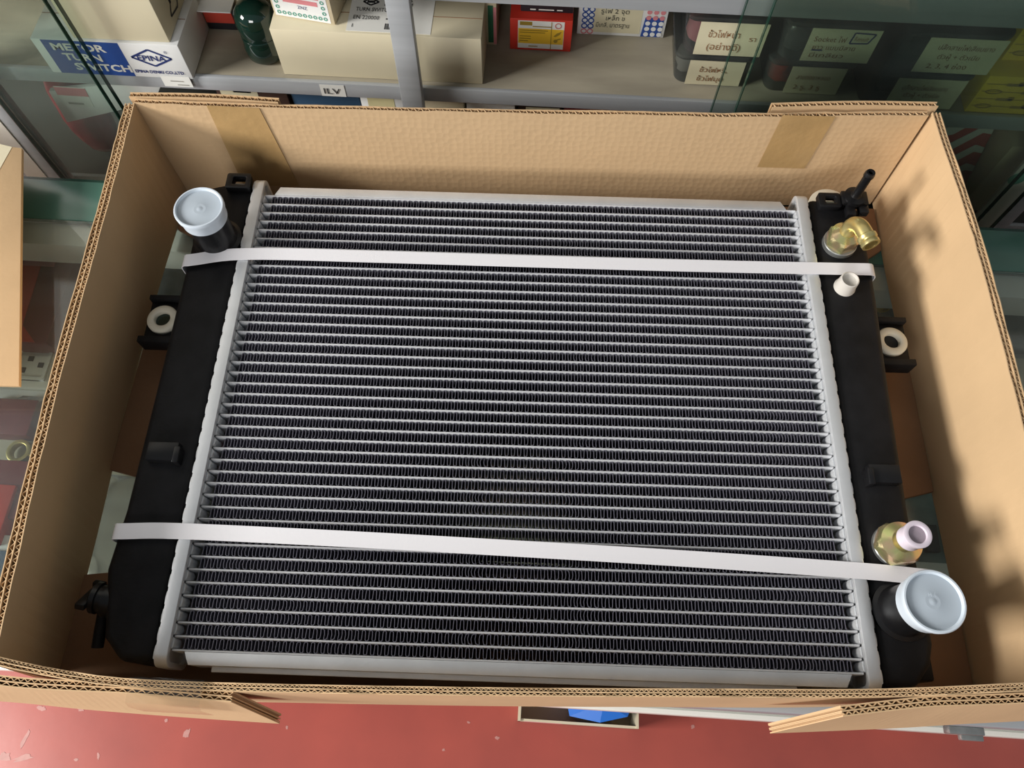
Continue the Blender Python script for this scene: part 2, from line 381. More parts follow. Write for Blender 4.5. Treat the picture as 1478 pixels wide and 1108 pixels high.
def board(name, top, bot, parent, t=BT, pitch=0.0062, flutes=2, m='card', wob=0.0):
    top = smoothline(top, 8); bot = smoothline(bot, 8)
    mb = MB()
    def lay(n):
        A, L_ = resample(top, n); B, _ = resample(bot, n); T = []
        for i in range(n):
            d = (A[min(i+1, n-1)] - A[max(i-1, 0)]); d.z = 0; d.normalize(); T.append(Vector((-d.y, d.x, 0)))
        return A, B, T, L_
    A, B, T, L_ = lay(40); rnd = random.Random(len(name) + int(L_*1000))
    off = [(-t/2 + .0004), (t/2 - .0004)] + ([0.0] if flutes == 2 else [])
    for o_ in off:
        dz = [rnd.uniform(-wob, wob) for _ in A]
        mb.ribbon([a + n_*o_ + Vector((0,0,z)) for a, n_, z in zip(A, T, dz)], [b + n_*o_ for b, n_ in zip(B, T)], [n_*0.00038 for n_ in T])
    n = max(16, int(L_/pitch)*8); A, B, T, L_ = lay(n)
    for fl in range(flutes):
        c = 0 if flutes == 1 else (-t/4 if fl == 0 else t/4); amp = (t/2 if flutes == 1 else t/4) - .0008
        pp = pitch*(1.0 if fl == 0 else 0.72); ph = fl*1.3
        offs = [c + amp*math.sin(2*pi*(L_*i/(n-1))/pp + ph) for i in range(n)]
        mb.ribbon([a + n_*o_ - Vector((0,0,.0006)) for a, n_, o_ in zip(A, T, offs)], [b + n_*o_ for b, n_, o_ in zip(B, T, offs)], [n_*0.0003 for n_ in T])
    return obj(name, mb, m, parent)
def V3(P, z): return [(x, y, z) for x, y in P]
h = BT/2
backT = [(p.x, p.y) for p in (onz(u, v, RZ) for u, v in ((194, 145), (300, 150), (430, 154), (700, 159.5), (900, 163), (1080, 166), (1200, 164.5), (1340, 163)))]
backB = [(x, y-.0035) for x, y in backT]
leftT = [(-.366, .2428), (-.3575, .12), (-.3490, -.032), (-.338, -.155), (-.331, -.222)]
leftB = [(-.3630, .2392), (-.3650, .12), (-.3620, .0), (-.3560, -.12), (-.353, -.226)]
rightT = [(.3510, .279), (.3545, .2376), (.3625, .1511), (.3660, .058), (.3690, -.08), (.368, -.192)]
rightB = [(.3500, .276), (.3515, .1904), (.3550, .10), (.3610, -.045), (.3635, -.1054), (.3665, -.196)]
frontT = [(-.331, -.2225), (-.295, -.2275), (-.2386, -.2312), (-.1442, -.2285), (.0037, -.2215), (.1176, -.2150), (.2334, -.2080), (.3273, -.1985), (.366, -.1945)]
frontB = [(-.353, -.2300), (-.2386, -.2345), (-.1442, -.2315), (.0037, -.2245), (.1176, -.2180), (.2334, -.2110), (.366, -.1995)]
Z0 = 0.0007
wb = board('box_wall', V3(backT, RZ), V3(backB, Z0), box_, m='card_back', wob=.0008, flutes=1, t=.005)
board('box_wall', V3(leftT, RZ), V3(leftB, Z0), box_, t=.0085, wob=.0006)
board('box_wall', V3(rightT, RZ), V3(rightB, Z0), box_, wob=.0006)
board('box_wall', V3(frontT, RZ), V3(frontB, Z0), box_, flutes=2, t=.0052, pitch=.0042, wob=.0018)
# corner flaps that lap round the outside of the long walls
def px(P, z): return [onz(u, v, z) for u, v in P]
board('end_flap', [(-.368, .2515, RZ+.001), (-.30, .2545, RZ+.001), (-.235, .2555, RZ-.001)], [(-.366, .2490, Z0), (-.30, .2515, Z0), (-.235, .2525, .02)], box_, flutes=1, t=.0055)
board('end_flap', [(.205, .2770, RZ+.001), (.28, .2825, RZ+.003), (.352, .2860, RZ+.003)], [(.205, .2740, .02), (.28, .2795, Z0), (.352, .2835, Z0)], box_, flutes=1, t=.0055)
board('end_flap', px([(-75, 972), (20, 984), (100, 989), (190, 993), (335, 1005)], RZ-.003), px([(-75, 1000), (30, 1007), (130, 1017), (270, 1028), (405, 1037)], 0.050), box_, flutes=2, t=.0065)
board('end_flap', px([(1570, 1000), (1478, 1007), (1400, 1010), (1330, 1013), (1215, 1026)], RZ-.003), px([(1570, 1028), (1478, 1033), (1380, 1038), (1280, 1044), (1110, 1051)], 0.050), box_, flutes=2, t=.0065)
# bottom flaps with open gaps between them
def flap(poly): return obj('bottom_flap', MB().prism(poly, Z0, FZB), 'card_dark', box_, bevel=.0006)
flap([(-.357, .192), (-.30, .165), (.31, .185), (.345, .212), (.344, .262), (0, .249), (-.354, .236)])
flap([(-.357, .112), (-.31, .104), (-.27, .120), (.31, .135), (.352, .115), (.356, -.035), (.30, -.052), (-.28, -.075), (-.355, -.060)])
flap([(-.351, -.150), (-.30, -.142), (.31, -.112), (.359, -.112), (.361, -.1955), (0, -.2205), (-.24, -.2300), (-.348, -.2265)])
# packing tape
WT = smoothline(V3(backT, 0), 8); WBt = smoothline(V3(backB, 0), 8)
def lut(P, x):
    for a, b in zip(P, P[1:]):
        if a.x <= x <= b.x: return a.y + (b.y-a.y)*(x-a.x)/(b.x-a.x)
    return P[0].y if x < P[0].x else P[-1].y
def wall_pt(u, v, dy=0.0):
    """point on the inside of the back wall seen at pixel u, v"""
    y = 0.26
    for _ in range(6):
        p = ony(u, v, y); yt = lut(WT, p.x); yb = lut(WBt, p.x)
        y = yb + (yt-yb)*(p.z/RZ) - .0032
    return ony(u, v, y)
def tape_patch(q):
    m = MB(); nr, nc = 12, 5; g = []
    for i in range(nr):
        a = i/(nr-1); row = []
        for j in range(nc):
            b = j/(nc-1); u = (q[0][0]*(1-b)+q[1][0]*b)*(1-a) + (q[3][0]*(1-b)+q[2][0]*b)*a; v = (q[0][1]*(1-b)+q[1][1]*b)*(1-a) + (q[3][1]*(1-b)+q[2][1]*b)*a
            row.append(wall_pt(u, v))
        g.append(row)
    m.sheet(g); o = obj('packing_tape', m, 'tape', box_); s = o.modifiers.new('solid', 'SOLIDIFY'); s.thickness = .0002; return o
tape_patch([(298, 152), (374, 156), (432, 268), (352, 268)])
tape_patch([(1130, 166), (1206, 168), (1161, 243), (1093, 241)])
tm = MB(); TA = px([(187, 985), (293, 991)], RZ+.001)
g = []
for dy, dz in ((.0042, -.006), (.0040, -.0005), (.003, .0012), (-.004, .0008), (-.0115, -.0005), (-.014, -.006), (-.016, -.030)):
    g.append([TA[0].lerp(TA[1], k/6) + Vector((0, dy, dz)) for k in range(7)])
tm.sheet(g); o = obj('clear_tape', tm, 'clear_film', box_, smooth=True)

# ================================================================== RADIATOR (local frame, z = 0 on the box bottom)
RYAW = 0.029715; FZ = 0.0606
rad = thing('car_radiator', (0, 0, FZB), 'new aluminium car radiator with black plastic tanks lying in the box', 'radiator', rotz=RYAW, local=True)
# --- core: tubes and fins
PITCH = 0.0095; TT = 0.0017
prof = [(-TT/2, FZ-.026), (-TT/2, FZ-.0010), (-TT/4, FZ-.0002), (TT/4, FZ-.0002), (TT/2, FZ-.0010), (TT/2, FZ-.026)]
tb = MB(); tb.prism(prof, -.2450, .2450, ax=lambda a, b, c: (c, a, b))
t0 = obj('tube', tb, 'alu_tube', rad, smooth=True, angle=50)
for i in range(43):
    o = t0 if i == 0 else t0.copy()
    if i: link(o, rad)
    o.location.y = .1995 - PITCH*i
def fin_mesh(seed):
    r = random.Random(seed); mb = MB(); n = 190; x0, x1 = -.2370, .2372; H = (PITCH-TT)/2 - .0003; P = []
    bend = []
    for _ in range(7): bend.append((r.uniform(x0, x1), r.uniform(.004, .018), r.uniform(-.0012, .0012)))
    for k in range(n):
        x = x0 + (x1-x0)*k/(n-1); s = 1 if k % 2 == 0 else -1; q = (x1-x0)/(n-1)
        bx = sum(a*math.exp(-((x-c)/wd)**2) for c, wd, a in bend) + r.uniform(-.00012, .00012)
        P += [Vector((x - q*.30, -H*s, 0)), Vector((x + bx*.6 - q*.04, -H*.80*s, 0)), Vector((x + bx, 0, 0)), Vector((x + bx*.6 + q*.04, H*.80*s, 0)), Vector((x + q*.30, H*s, 0))]
    N = []
    for i in range(len(P)):
        d = P[min(i+1, len(P)-1)] - P[max(i-1, 0)]; d.normalize(); N.append(Vector((-d.y, d.x, 0))*.00019)
    mb.ribbon([p + Vector((0,0,FZ-.0007)) for p in P], [p + Vector((0,0,FZ-.0250)) for p in P], N)
    return mb
fins = []
for i in range(42):
    if i < 5: o = obj('fin', fin_mesh(i+3), 'alu_fin', rad); o.location.x = 0; fins.append(o)
    else: o = fins[random.randrange(5)].copy(); link(o, rad)
    o.location.y = .1995 - PITCH*(i+.5)
# --- side plates
for s in (1, -1):
    m = MB(); ytop = .2003
    m.prism([(-.236, s*ytop), (.2365, s*ytop), (.2320, s*(ytop+.0088)), (-.2318, s*(ytop+.0088))], FZ-.0012, FZ)
    m.box(-.2318, .2320, min(s*(ytop+.0076), s*(ytop+.0088)), max(s*(ytop+.0076), s*(ytop+.0088)), FZ-.026, FZ-.0010)
    if s < 0: m.box(-.218, .200, -.2128, -.2088, FZ-.012, FZ-.0095)
    obj('side_plate', m, 'alu', rad, bevel=.0003)
# --- header plates
for s in (-1, 1):
    m = MB(); y0, y1 = -.2115, .2160; zt = FZ+.0062; zb = FZ-.034; r = .009
    outer = rrect(y0, y1, zb, zt, r, 6); inner = rrect(y0+.004, y1-.004, zb+.004, zt-.0045, r-.003, 6)
    m.ring(outer, inner, .2452, .2545, ax=lambda a, b, c: (s*c, a, b))
    m.prism(rrect(y0+.002, y1-.002, zb+.002, zt-.0035, r-.003, 6), .2485, .2500, ax=lambda a, b, c: (s*c, a, b))
    obj('header_plate', m, 'alu', rad, bevel=.0009)
    m = MB(); n = 34
    for k in range(n):                                     # crimped tabs over the tank foot
        yc = y0+.010 + (y1-y0-.020)*k/(n-1); w2 = .0053
        m.prism([(.2535, yc-w2), (.2552, yc-w2+.0008), (.2555, yc), (.2552, yc+w2-.0008), (.2535, yc+w2)], zt-.006, zt-.0009, ax=lambda a, b, c: (s*a, b, c))
    obj('crimp_tabs', m, 'alu', rad, bevel=.0004)
    m = MB()
    for k in range(42):                                    # rounded ferrules between the tube ends
        yc = .1995 - PITCH*(k+.5); arc = [(.2490, yc-.0040), (.2452, yc-.0038)] + [(.2452 - .0034*math.cos(math.radians(t)), yc + .0034*math.sin(math.radians(t))) for t in (-70, -40, 0, 40, 70)] + [(.2452, yc+.0038), (.2490, yc+.0040)]
        o_ = len(m.v); nn = len(arc)
        top = [(s*(x if x > .2451 else .2452 + (x-.2452)*.35), y, FZ+.0010) for x, y in arc]; bot = [(s*x, y, FZ-.0075) for x, y in arc]
        m.add(top + bot, [tuple(range(nn))] + [(j, j+1, nn+j+1, nn+j) for j in range(nn-1)])
    obj('tube_ferrules', m, 'alu', rad, smooth=True)
# --- plastic tanks
def tank(out, s):
    m = MB(); m.prism(out, .006, FZ+.0030)
    o = obj('tank', m, 'tank', rad, bevel=.006, segs=3)
    m = MB(); ys = [p[1] for p in out]; a, b = (min(s*.2562, s*.2490), max(s*.2562, s*.2490))
    m.box(a, b, -.206, .208, FZ-.030, FZ+.0020); obj('tank_foot', m, 'tank', o)
    return o
tl = tank([(-.2560, .2105), (-.2800, .2105), (-.2985, .2050), (-.3010, .150), (-.3010, .0), (-.3015, -.10), (-.3050, -.145), (-.2950, -.193), (-.2800, -.2085), (-.2560, -.2085)], -1)
tr = tank([(.2560, -.2080), (.2810, -.2080), (.2930, -.193), (.2975, -.178), (.2965, -.10), (.3000, .02), (.3035, .10), (.3045, .135), (.3030, .200), (.2960, .2105), (.2560, .2120)], 1)
ZT = FZ + .003
# --- hose necks and their caps
def neck(x, y, hgt, parent):
    m = MB(); m.lathe([(.0215, ZT-.002), (.0215, ZT+.0015), (.0185, ZT+.003), (.0172, ZT+.006), (.0170, ZT+hgt-.004), (.0180, ZT+hgt-.003), (.0180, ZT+hgt)], (x, y, 0), 40)
    nk = obj('hose_neck', m, 'black_plastic', rad, smooth=True, angle=35)
    z = ZT+hgt-.012
    m = MB(); m.lathe([(.0184, z), (.0192, z), (.0196, z+.010), (.0208, z+.0108), (.0210, z+.0140), (.0203, z+.0150), (.0192, z+.0150), (.0186, z+.0142), (.0182, z+.0128)], (x, y, 0), 48, cap0=False, cap1=False)
    cp = obj('protective_cap', m, 'cap_plastic', rad, smooth=True, angle=45); cp['label'] = 'translucent white plastic cap on the hose neck'
    m = MB(); m.lathe([(.0184, z+.0121), (.0184, z+.0128), (.0150, z+.0126), (.0030, z+.0120), (.0012, z+.0128)], (x, y, 0), 48)
    obj('cap_disc', m, 'cap_inner', cp, smooth=True)
    return cp, z+.0129
cl, _ = neck(-.2775, .1470, .0440, tl)
cr, zc = neck(.2775, -.1560, .0450, tr)
m = MB(); text_into(m, 'H', .0035, (.2745, -.1530, zc+.0006), (1,0,0), (0,1,0)); text_into(m, '(', .0035, (.2785, -.1525, zc+.0006), (1,0,0), (0,1,0)); obj('moulded_mark', m, 'cap_plastic', cr)
# --- threaded fittings on the right tank
def hexnut(x, y, rot, r, zb, hh, parent, mt='zinc_nut'):
    m = MB(); P0 = [(r*math.cos(rot+k*pi/3), r*math.sin(rot+k*pi/3)) for k in range(6)]; vs = []
    def ringp(sc, z, n=36):
        out = []
        for k in range(n):
            a = 2*pi*k/n; t = (a-rot) % (pi/3) - pi/6; rr = r*math.cos(pi/6)/math.cos(t); rr = min(rr, sc*r); out.append((x+rr*math.cos(a), y+rr*math.sin(a), z))
        return out
    rings = [ringp(.97, zb), ringp(1.0, zb+.001), ringp(1.0, zb+hh-.0025), ringp(.87, zb+hh)]
    rings.append([(x+.50*r*math.cos(2*pi*k/36), y+.50*r*math.sin(2*pi*k/36), zb+hh+.0035) for k in range(36)])
    n = 36; vs = [p for q in rings for p in q]; F = [(i*n+k, i*n+(k+1) % n, (i+1)*n+(k+1) % n, (i+1)*n+k) for i in range(len(rings)-1) for k in range(n)]
    F += [tuple(range(n))[::-1], tuple(range((len(rings)-1)*n, len(rings)*n))]
    m.add(vs, F); return obj('hex_nut', m, mt, rad, smooth=True, angle=25)
def boss(x, y, r, hh):
    return obj('boss', MB().lathe([(r, ZT-.002), (r, ZT+hh-.0006), (r-.0006, ZT+hh)], (x, y, 0), 40), 'grey_metal', rad, smooth=True, angle=40)
boss(.2775, .1610, .0148, .005); hexnut(.2775, .1610, .35, .0140, ZT+.005, .0115, tr)
ex, ey = .2775, .1610; d = Vector((.30, -.954, 0)).normalized(); R_ = .0125; z0 = ZT+.016; zs_ = ZT+.026
path = [Vector((ex, ey, z0)), Vector((ex, ey, zs_-.003))] + [Vector((ex, ey, zs_)) + d*(R_*(1-math.cos(t))) + Vector((0,0,R_*math.sin(t))) for t in [pi/2*k/8 for k in range(9)]]
path += [path[-1] + d*.004, path[-1] + d*.011]
m = MB(); m.tube(path, .0068, 20, caps=False)
el = obj('elbow_pipe', m, 'brass', rad, smooth=True); el['label'] = 'gold zinc-plated elbow pipe'
e = path[-1]; R3 = d.to_track_quat('Z', 'Y').to_matrix()
m = MB(); m.lathe([(.0066, -.0055), (.0080, -.0045), (.0080, -.0015), (.0068, 0), (.0078, .0015), (.0076, .0045), (.0056, .0045), (.0052, -.008)], e, 24, R=R3, cap0=False, cap1=True)
obj('pipe_bead', m, 'brass', el, smooth=True, angle=50)
boss(.2795, -.1090, .0160, .004); hexnut(.2795, -.1090, .10, .0172, ZT+.004, .0105, tr)
m = MB(); m.lathe([(.0062, ZT+.014), (.0062, ZT+.036)], (.2795, -.1090, 0), 24); obj('straight_pipe', m, 'brass', rad, smooth=True)
zc = ZT+.024
m = MB(); m.lathe([(.0078, zc), (.0090, zc+.001), (.0090, zc+.003), (.0084, zc+.004), (.0086, zc+.011), (.0098, zc+.012), (.0098, zc+.0145), (.0085, zc+.0150), (.0066, zc+.0145), (.0060, zc+.0115)], (.2795, -.1090, 0), 32, cap0=False)
pc = obj('pipe_cap', m, 'cap_lilac', rad, smooth=True, angle=45); pc['label'] = 'clear pinkish cap on the straight pipe'
m = MB(); m.lathe([(.0072, zc+.0122), (.0070, zc+.0128), (.0030, zc+.0124)], (.2795, -.1090, 0), 24); obj('cap_centre', m, 'cap_mauve', pc)
m = MB(); m.lathe([(.0092, ZT-.001), (.0094, ZT+.001), (.0086, ZT+.0025), (.0078, ZT+.013), (.0070, ZT+.0135), (.0064, ZT+.0105), (.0050, ZT+.0100)], (.2762, .1165, 0), 28, cap0=False)
obj('rubber_plug', m, 'plug', rad, smooth=True, angle=45)
# --- clips and slotted brackets on the tanks
for s, yc in ((-1, -.0550), (1, -.0545)):
    m = MB(); m.box(min(s*.268, s*.292), max(s*.268, s*.292), yc-.0075, yc+.0075, ZT-.001, ZT+.0075)
    m.box(min(s*.2655, s*.270), max(s*.2655, s*.270), yc-.0095, yc+.0035, ZT-.001, ZT+.0100); obj('hose_clip', m, 'black_plastic', rad, bevel=.0008)
def slot_bracket(x0, x1, y0, y1, z0, z1):
    m = MB(); m.ring(rrect(x0, x1, y0, y1, .002, 2), rrect(x0+.006, x1-.004, y0+.0045, y1-.004, .001, 2), z0, z1); return m
bq = obj('slotted_bracket', slot_bracket(-.2790, -.2570, .1990, .2160, ZT-.001, ZT+.0070), 'black_plastic', rad, bevel=.0005)
obj('slot_insert', MB().box(-.2740, -.2635, .2040, .2090, ZT-.0012, ZT+.0004), 'outlet', bq)
bq = obj('slotted_bracket', slot_bracket(.2640, .2840, .1980, .2140, ZT-.001, ZT+.0060), 'black_plastic', rad, bevel=.0005)
obj('slot_insert', MB().box(.2690, .2800, .2030, .2085, ZT-.0012, ZT+.0004), 'old_paper', bq)
m = MB(); m.box(.2845, .3080, .2010, .2150, ZT-.001, ZT+.0080); m.box(.2880, .2960, .1900, .2012, ZT-.001, ZT+.0060); m.box(.3000, .3080, .1930, .2012, ZT-.001, ZT+.0060)
obj('filler_bracket', m, 'black_plastic', rad, bevel=.0008)
m = MB(); m.lathe([(.0100, ZT+.006), (.0100, ZT+.010), (.0050, ZT+.011), (.0040, ZT+.013), (.0038, ZT+.036), (.0046, ZT+.037), (.0046, ZT+.040), (.0038, ZT+.042), (.0022, ZT+.042), (.0020, ZT+.036)], (.2960, .2080, 0), 24, cap1=True)
obj('overflow_barb', m, 'black_plastic', rad, smooth=True, angle=45)
m = MB(); m.lathe([(.0200, FZ-.030), (.0200, FZ-.022), (.0190, FZ-.0215)], (.2880, .2230, 0), 40); o = obj('mounting_pad', m, 'cream', rad, smooth=True, angle=40)
# --- mounting ears with cream grommets
for s in (-1, 1):
    x, y, z = s*.3225, .0785, FZ-.022
    m = MB(); Pn = rrect(min(s*.300, s*.3375), max(s*.300, s*.3375), y-.018, y+.0225, .003, 3); m.prism(Pn, z-.010, z-.004)
    m.box(min(s*.300, s*.338), max(s*.300, s*.338), y+.0185, y+.0235, z-.014, z+.002); m.box(min(s*.300, s*.3400), max(s*.300, s*.3400), y-.0235, y-.0175, z-.016, z+.001)
    ear = obj('mounting_ear', m, 'tank', rad, bevel=.0008)
    m = MB(); m.lathe([(.0070, z-.004), (.0070, z+.0005), (.0078, z+.0012), (.0125, z+.0012), (.0135, z+.0002), (.0135, z-.004)], (x, y, 0), 36, cap0=False, cap1=False); gr = obj('grommet', m, 'cream', ear, smooth=True, angle=50)
    m = MB(); m.lathe([(.0069, z-.0040), (.0069, z-.0034)], (x, y, 0), 24); obj('bolt_hole', m, 'bottle_green' if s < 0 else 'hole_dark', gr)
m = MB(); m.box(.2760, .3040, -.2020, -.1830, .020, FZ-.018); obj('mounting_foot', m, 'tank', rad, bevel=.002)
# --- drain cock on the left tank
R3 = Vector((-1, .15, .12)).to_track_quat('Z', 'Y').to_matrix(); c = Vector((-.3005, -.1660, FZ-.010))
m = MB(); m.lathe([(.0125, -.004), (.0125, .004), (.0100, .005), (.0100, .009), (.0116, .0095), (.0116, .0130), (.0095, .0145)], c, 28, R=R3); dk = obj('drain_cock', m, 'black_plastic', rad, smooth=True, angle=40)
m = MB(); m.box(-.0150, .0150, -.0024, .0024, .0130, .0200); m.box(-.0190, -.0140, -.0024, .0024, .0140, .0230); m.v = [tuple(R3 @ Matrix.Rotation(.9, 3, 'Z') @ Vector(v) + c) for v in m.v]
obj('wing_handle', m, 'black_plastic', dk, bevel=.0008)
m = MB(); m.tube([c + Vector((-.008, -.006, -.006)), c + Vector((-.009, -.0320, -.012))], .0042, 14); obj('drain_spout', m, 'tank', dk, smooth=True, angle=50)

# --- packing straps round the radiator: things of their own
def strap(pts, label):
    """pts: (x, y) of the centre line on top in the radiator frame; strap is 12 mm wide"""
    zt = FZ + .0074; P = []
    for i, (x, y) in enumerate(pts): P.append(Vector((x, y, zt - .0006*math.sin(pi*i/(len(pts)-1)))))
    P = smoothline(P, 6); L0, L1 = P[0], P[-1]
    def turn(p, s):
        return [p + Vector((s*.0030, 0, -.0004)), p + Vector((s*.0052, 0, -.0022)), p + Vector((s*.0060, 0, -.0050)), p + Vector((s*.0062, 0, -.020)), Vector((p.x + s*.0062, p.y, .006)), Vector((p.x + s*.003, p.y, .0018))]
    loop = list(reversed(turn(L0, -1))) + P + turn(L1, 1) + [Vector((0, (L0.y+L1.y)/2, .0014))]
    n = len(loop); m = MB(); W = .0060; vs = []
    for i in range(n):
        p = loop[i]; tng = loop[(i+1) % n] - loop[(i-1) % n]; tng.normalize(); b = Vector((0, 1, 0)); b = (b - tng*b.dot(tng)).normalized(); nr = tng.cross(b)*.0003
        vs += [p - b*W - nr, p + b*W - nr, p + b*W + nr, p - b*W + nr]
    F = []
    for i in range(n):
        a = 4*i; q = 4*((i+1) % n)
        for k in range(4): F.append((a+k, a+(k+1) % 4, q+(k+1) % 4, q+k))
    Rz = Matrix.Rotation(RYAW, 3, 'Z'); m.add([Rz @ v + Vector((0, 0, FZB)) for v in vs], F)
    return tag(obj('packing_strap', m, 'strap', smooth=True, angle=60), label, 'strap', 'white packing straps')
strap([(-.2970, .1215), (-.247, .1300), (-.13, .1312), (0, .1312), (.13, .1315), (.247, .1325), (.2985, .1330)], 'white packing strap passing just in front of the gold elbow pipe')
strap([(-.2990, -.1180), (-.255, -.1163), (-.13, -.1180), (0, -.1210), (.13, -.1245), (.25, -.1290), (.2960, -.1320)], 'white packing strap between the straight pipe fitting and the big hose neck')

# ================================================================== STOCK ON THE CABINET SHELF
ZS = LZ1 - .0010
X, Zx, Yx = Vector((1,0,0)), Vector((0,0,1)), Vector((0,1,0))
def carton(name, x0, x1, y0, y1, z0, hgt, m, label, cat='box', bevel=.0008, rot=0.0, group=None):
    t = thing(name, ((x0+x1)/2, (y0+y1)/2, z0), label, cat, group)
    b = MB().box(x0, x1, y0, y1, z0, z0+hgt); obj('carton', b, m, t, bevel=bevel); 
    f = MB(); f.box(x0+.001, x1-.001, (y0+y1)/2-.0004, (y0+y1)/2+.0004, z0+hgt-.0002, z0+hgt+.0002); obj('flap_seam', f, 'card_dark', t)
    return t
# turn-switch box (white and blue)
ex0, ex1, ey0, ey1, eh = -.524, -.372, .3655, .440, .0440
t = carton('parts_box', ex0, ex1, ey0, ey1, ZS, eh, 'white_card', 'white and blue turn switch box under a plain tan box, behind the glass edge')
m = MB(); patch(m, (ex0+.010, ey0, ZS+.0005), X, Zx, .080, eh-.001); bp = obj('blue_panel', m, 'print_blue', t)
m = MB(); 
for i, (s, wd) in enumerate((('METOR', .056), ('TURN', .040), ('SWITCH', .060))): text_into(m, s, .0125, (ex0+.018+.006*i, ey0, ZS+eh-.0125-.0125*i), X, Zx, wd, lift=.0007, bold=.03)
obj('lettering', m, 'paper', bp)
m = MB(); cx, cz = ex0+.118, ZS+.0265; n_ = Vector((0,-1,0))
dm = [(cx-.0210, cz), (cx, cz+.0105), (cx+.0210, cz), (cx, cz-.0105)]
for k in range(4):
    a, b = dm[k], dm[(k+1) % 4]; line(m, (a[0], ey0, a[1]), (b[0], ey0, b[1]), .0022, n_)
text_into(m, 'EPINA', .0095, (cx-.0150, ey0, cz-.0034), X, Zx, .0300, lift=.0007, bold=.02)
text_into(m, 'EPINA DENKI CO.,LTD', .0052, (ex0+.093, ey0, ZS+.0065), X, Zx, .052, lift=.0007, bold=.03)
text_into(m, '®', .0050, (cx+.016, ey0, cz+.0065), X, Zx, lift=.0007)
obj('emblem', m, 'print_navy', t)
m = MB(); m.box(ex1-.035, ex1-.004, ey0-.0006, ey0-.0003, ZS-.011, ZS+.003); tgp = obj('paper_tag', m, 'paper', t)
m = MB(); line(m, (ex1-.026, ey0-.0006, ZS-.003), (ex1-.012, ey0-.0006, ZS-.003), .0014, n_); line(m, (ex1-.020, ey0-.0006, ZS-.008), (ex1-.008, ey0-.0006, ZS-.008), .0014, n_); obj('print', m, 'ink_grey', tgp)
t = carton('tan_box', ex0+.045, ex1-.008, ey0+.003, ey1+.01, ZS+eh+.0006, .052, 'pale_kraft', 'plain tan carton lying on top of the turn switch box')
m = MB(); ox = ex1-.008
for (y, z, l1, l2) in ((.400, .020, .022, .004), (.408, .022, .006, .020), (.418, .024, .004, .018)):
    patch(m, (ox, y, ZS+eh+z), Yx, Zx, l2 if l2 > l1 else .003, l1, lift=.0004)
for k in range(4):
    dmy = [(.392, .012), (.412, .032), (.432, .012+.02), (.412, .008)]; a, b = dmy[k], dmy[(k+1) % 4]
    line(m, (ox, a[0], ZS+eh+a[1]), (ox, b[0], ZS+eh+b[1]), .002, (1,0,0))
obj('emblem', m, 'print_black', t)
# tan carton at the back and a small red pack on it
carton('tan_box', -.372, -.262, .452, .535, ZS, .085, 'kraft_box', 'tan carton standing at the back between the green pot and turn switch box')
pr_ = ony(286, 20, .446)
t = thing('red_pack', (-.352, .444, ZS), 'small red and black pack with white paper on top', 'pack')
obj('pack_body', MB().box(-.372, -.338, .440, .4515, ZS, ZS+.030), 'black_card', t, bevel=.001)
obj('red_front', MB().box(-.371, -.340, .4388, .4399, ZS+.010, ZS+.026), 'print_red', t)
obj('paper_sheet', MB().box(-.376, -.336, .430, .4515, ZS+.0305, ZS+.0318), 'white_card', t)
# dark green glossy pot-like part
cg = onz(381, 80, ZS); gx, gy = -.3005, .4080
t = thing('green_bulb_housing', (gx, gy, ZS), 'glossy dark green rounded part standing beside the long kraft box', 'car part')
m = MB(); m.lathe([(.017, ZS), (.0205, ZS+.004), (.0215, ZS+.014), (.0200, ZS+.024), (.0190, ZS+.028), (.0205, ZS+.034), (.0215, ZS+.044), (.0200, ZS+.054), (.0150, ZS+.061), (.007, ZS+.0645), (.001, ZS+.065)], (gx, gy, 0), 40)
obj('body', m, 'bottle_green', t, smooth=True, angle=80)
m = MB(); m.lathe([(.0196, ZS+.0262), (.0205, ZS+.0268), (.0205, ZS+.0282), (.0196, ZS+.0290)], (gx, gy, 0), 40, cap0=False, cap1=False); obj('waist_ring', m, 'bottle_green', t, smooth=True)
# long kraft box with the white label
kx0, kx1, ky0, ky1, kh = -.2770, -.0640, .3790, .4360, .0580
t = carton('kraft_box', kx0, kx1, ky0, ky1, ZS, kh, 'pale_kraft', 'long plain kraft box with a white turn switch label on top')
zt = ZS+kh; lx0 = -.200; lw = .085; ly0 = ky0+.003; lh = .050
m = MB(); patch(m, (lx0, ly0, zt), X, Yx, lw, lh); lb = obj('paper_label', m, 'paper', t)
m = MB(); U_ = X; V_ = Yx; L_ = .0007
for a, b in ((0,1),(1,2),(2,3),(3,0)):
    q = [(lx0+.012, ly0+.042), (lx0+.020, ly0+.047), (lx0+.028, ly0+.042), (lx0+.020, ly0+.037)]
    line(m, (*q[a], zt), (*q[b], zt), .002, (0,0,1))
patch(m, (lx0+.016, ly0+.0405, zt), X, Yx, .008, .003, lift=.0005)
text_into(m, 'EPINA', .0070, (lx0+.036, ly0+.0435, zt), U_, V_, .026, shear=.2, lift=L_); text_into(m, 'DENKI', .0070, (lx0+.034, ly0+.0370, zt), U_, V_, .028, shear=.2, lift=L_)
text_into(m, 'TURN SWITCH', .0075, (lx0+.006, ly0+.0280, zt), U_, V_, .036, lift=L_); text_into(m, 'EN 220000', .0075, (lx0+.005, ly0+.0165, zt), U_, V_, .026, lift=L_); text_into(m, '1', .0070, (lx0+.005, ly0+.0050, zt), U_, V_, lift=L_)
line(m, (lx0+.038, ly0+.0185, zt), (lx0+.062, ly0+.0185, zt), .0018, (0,0,1))
x = lx0+.038
for k in range(14):
    wdt = random.choice((.0006, .0010, .0016)); patch(m, (x, ly0+.004, zt), X, Yx, wdt, .008, lift=.0005); x += wdt + random.choice((.0006, .0009))
obj('lettering', m, 'print_black', lb)
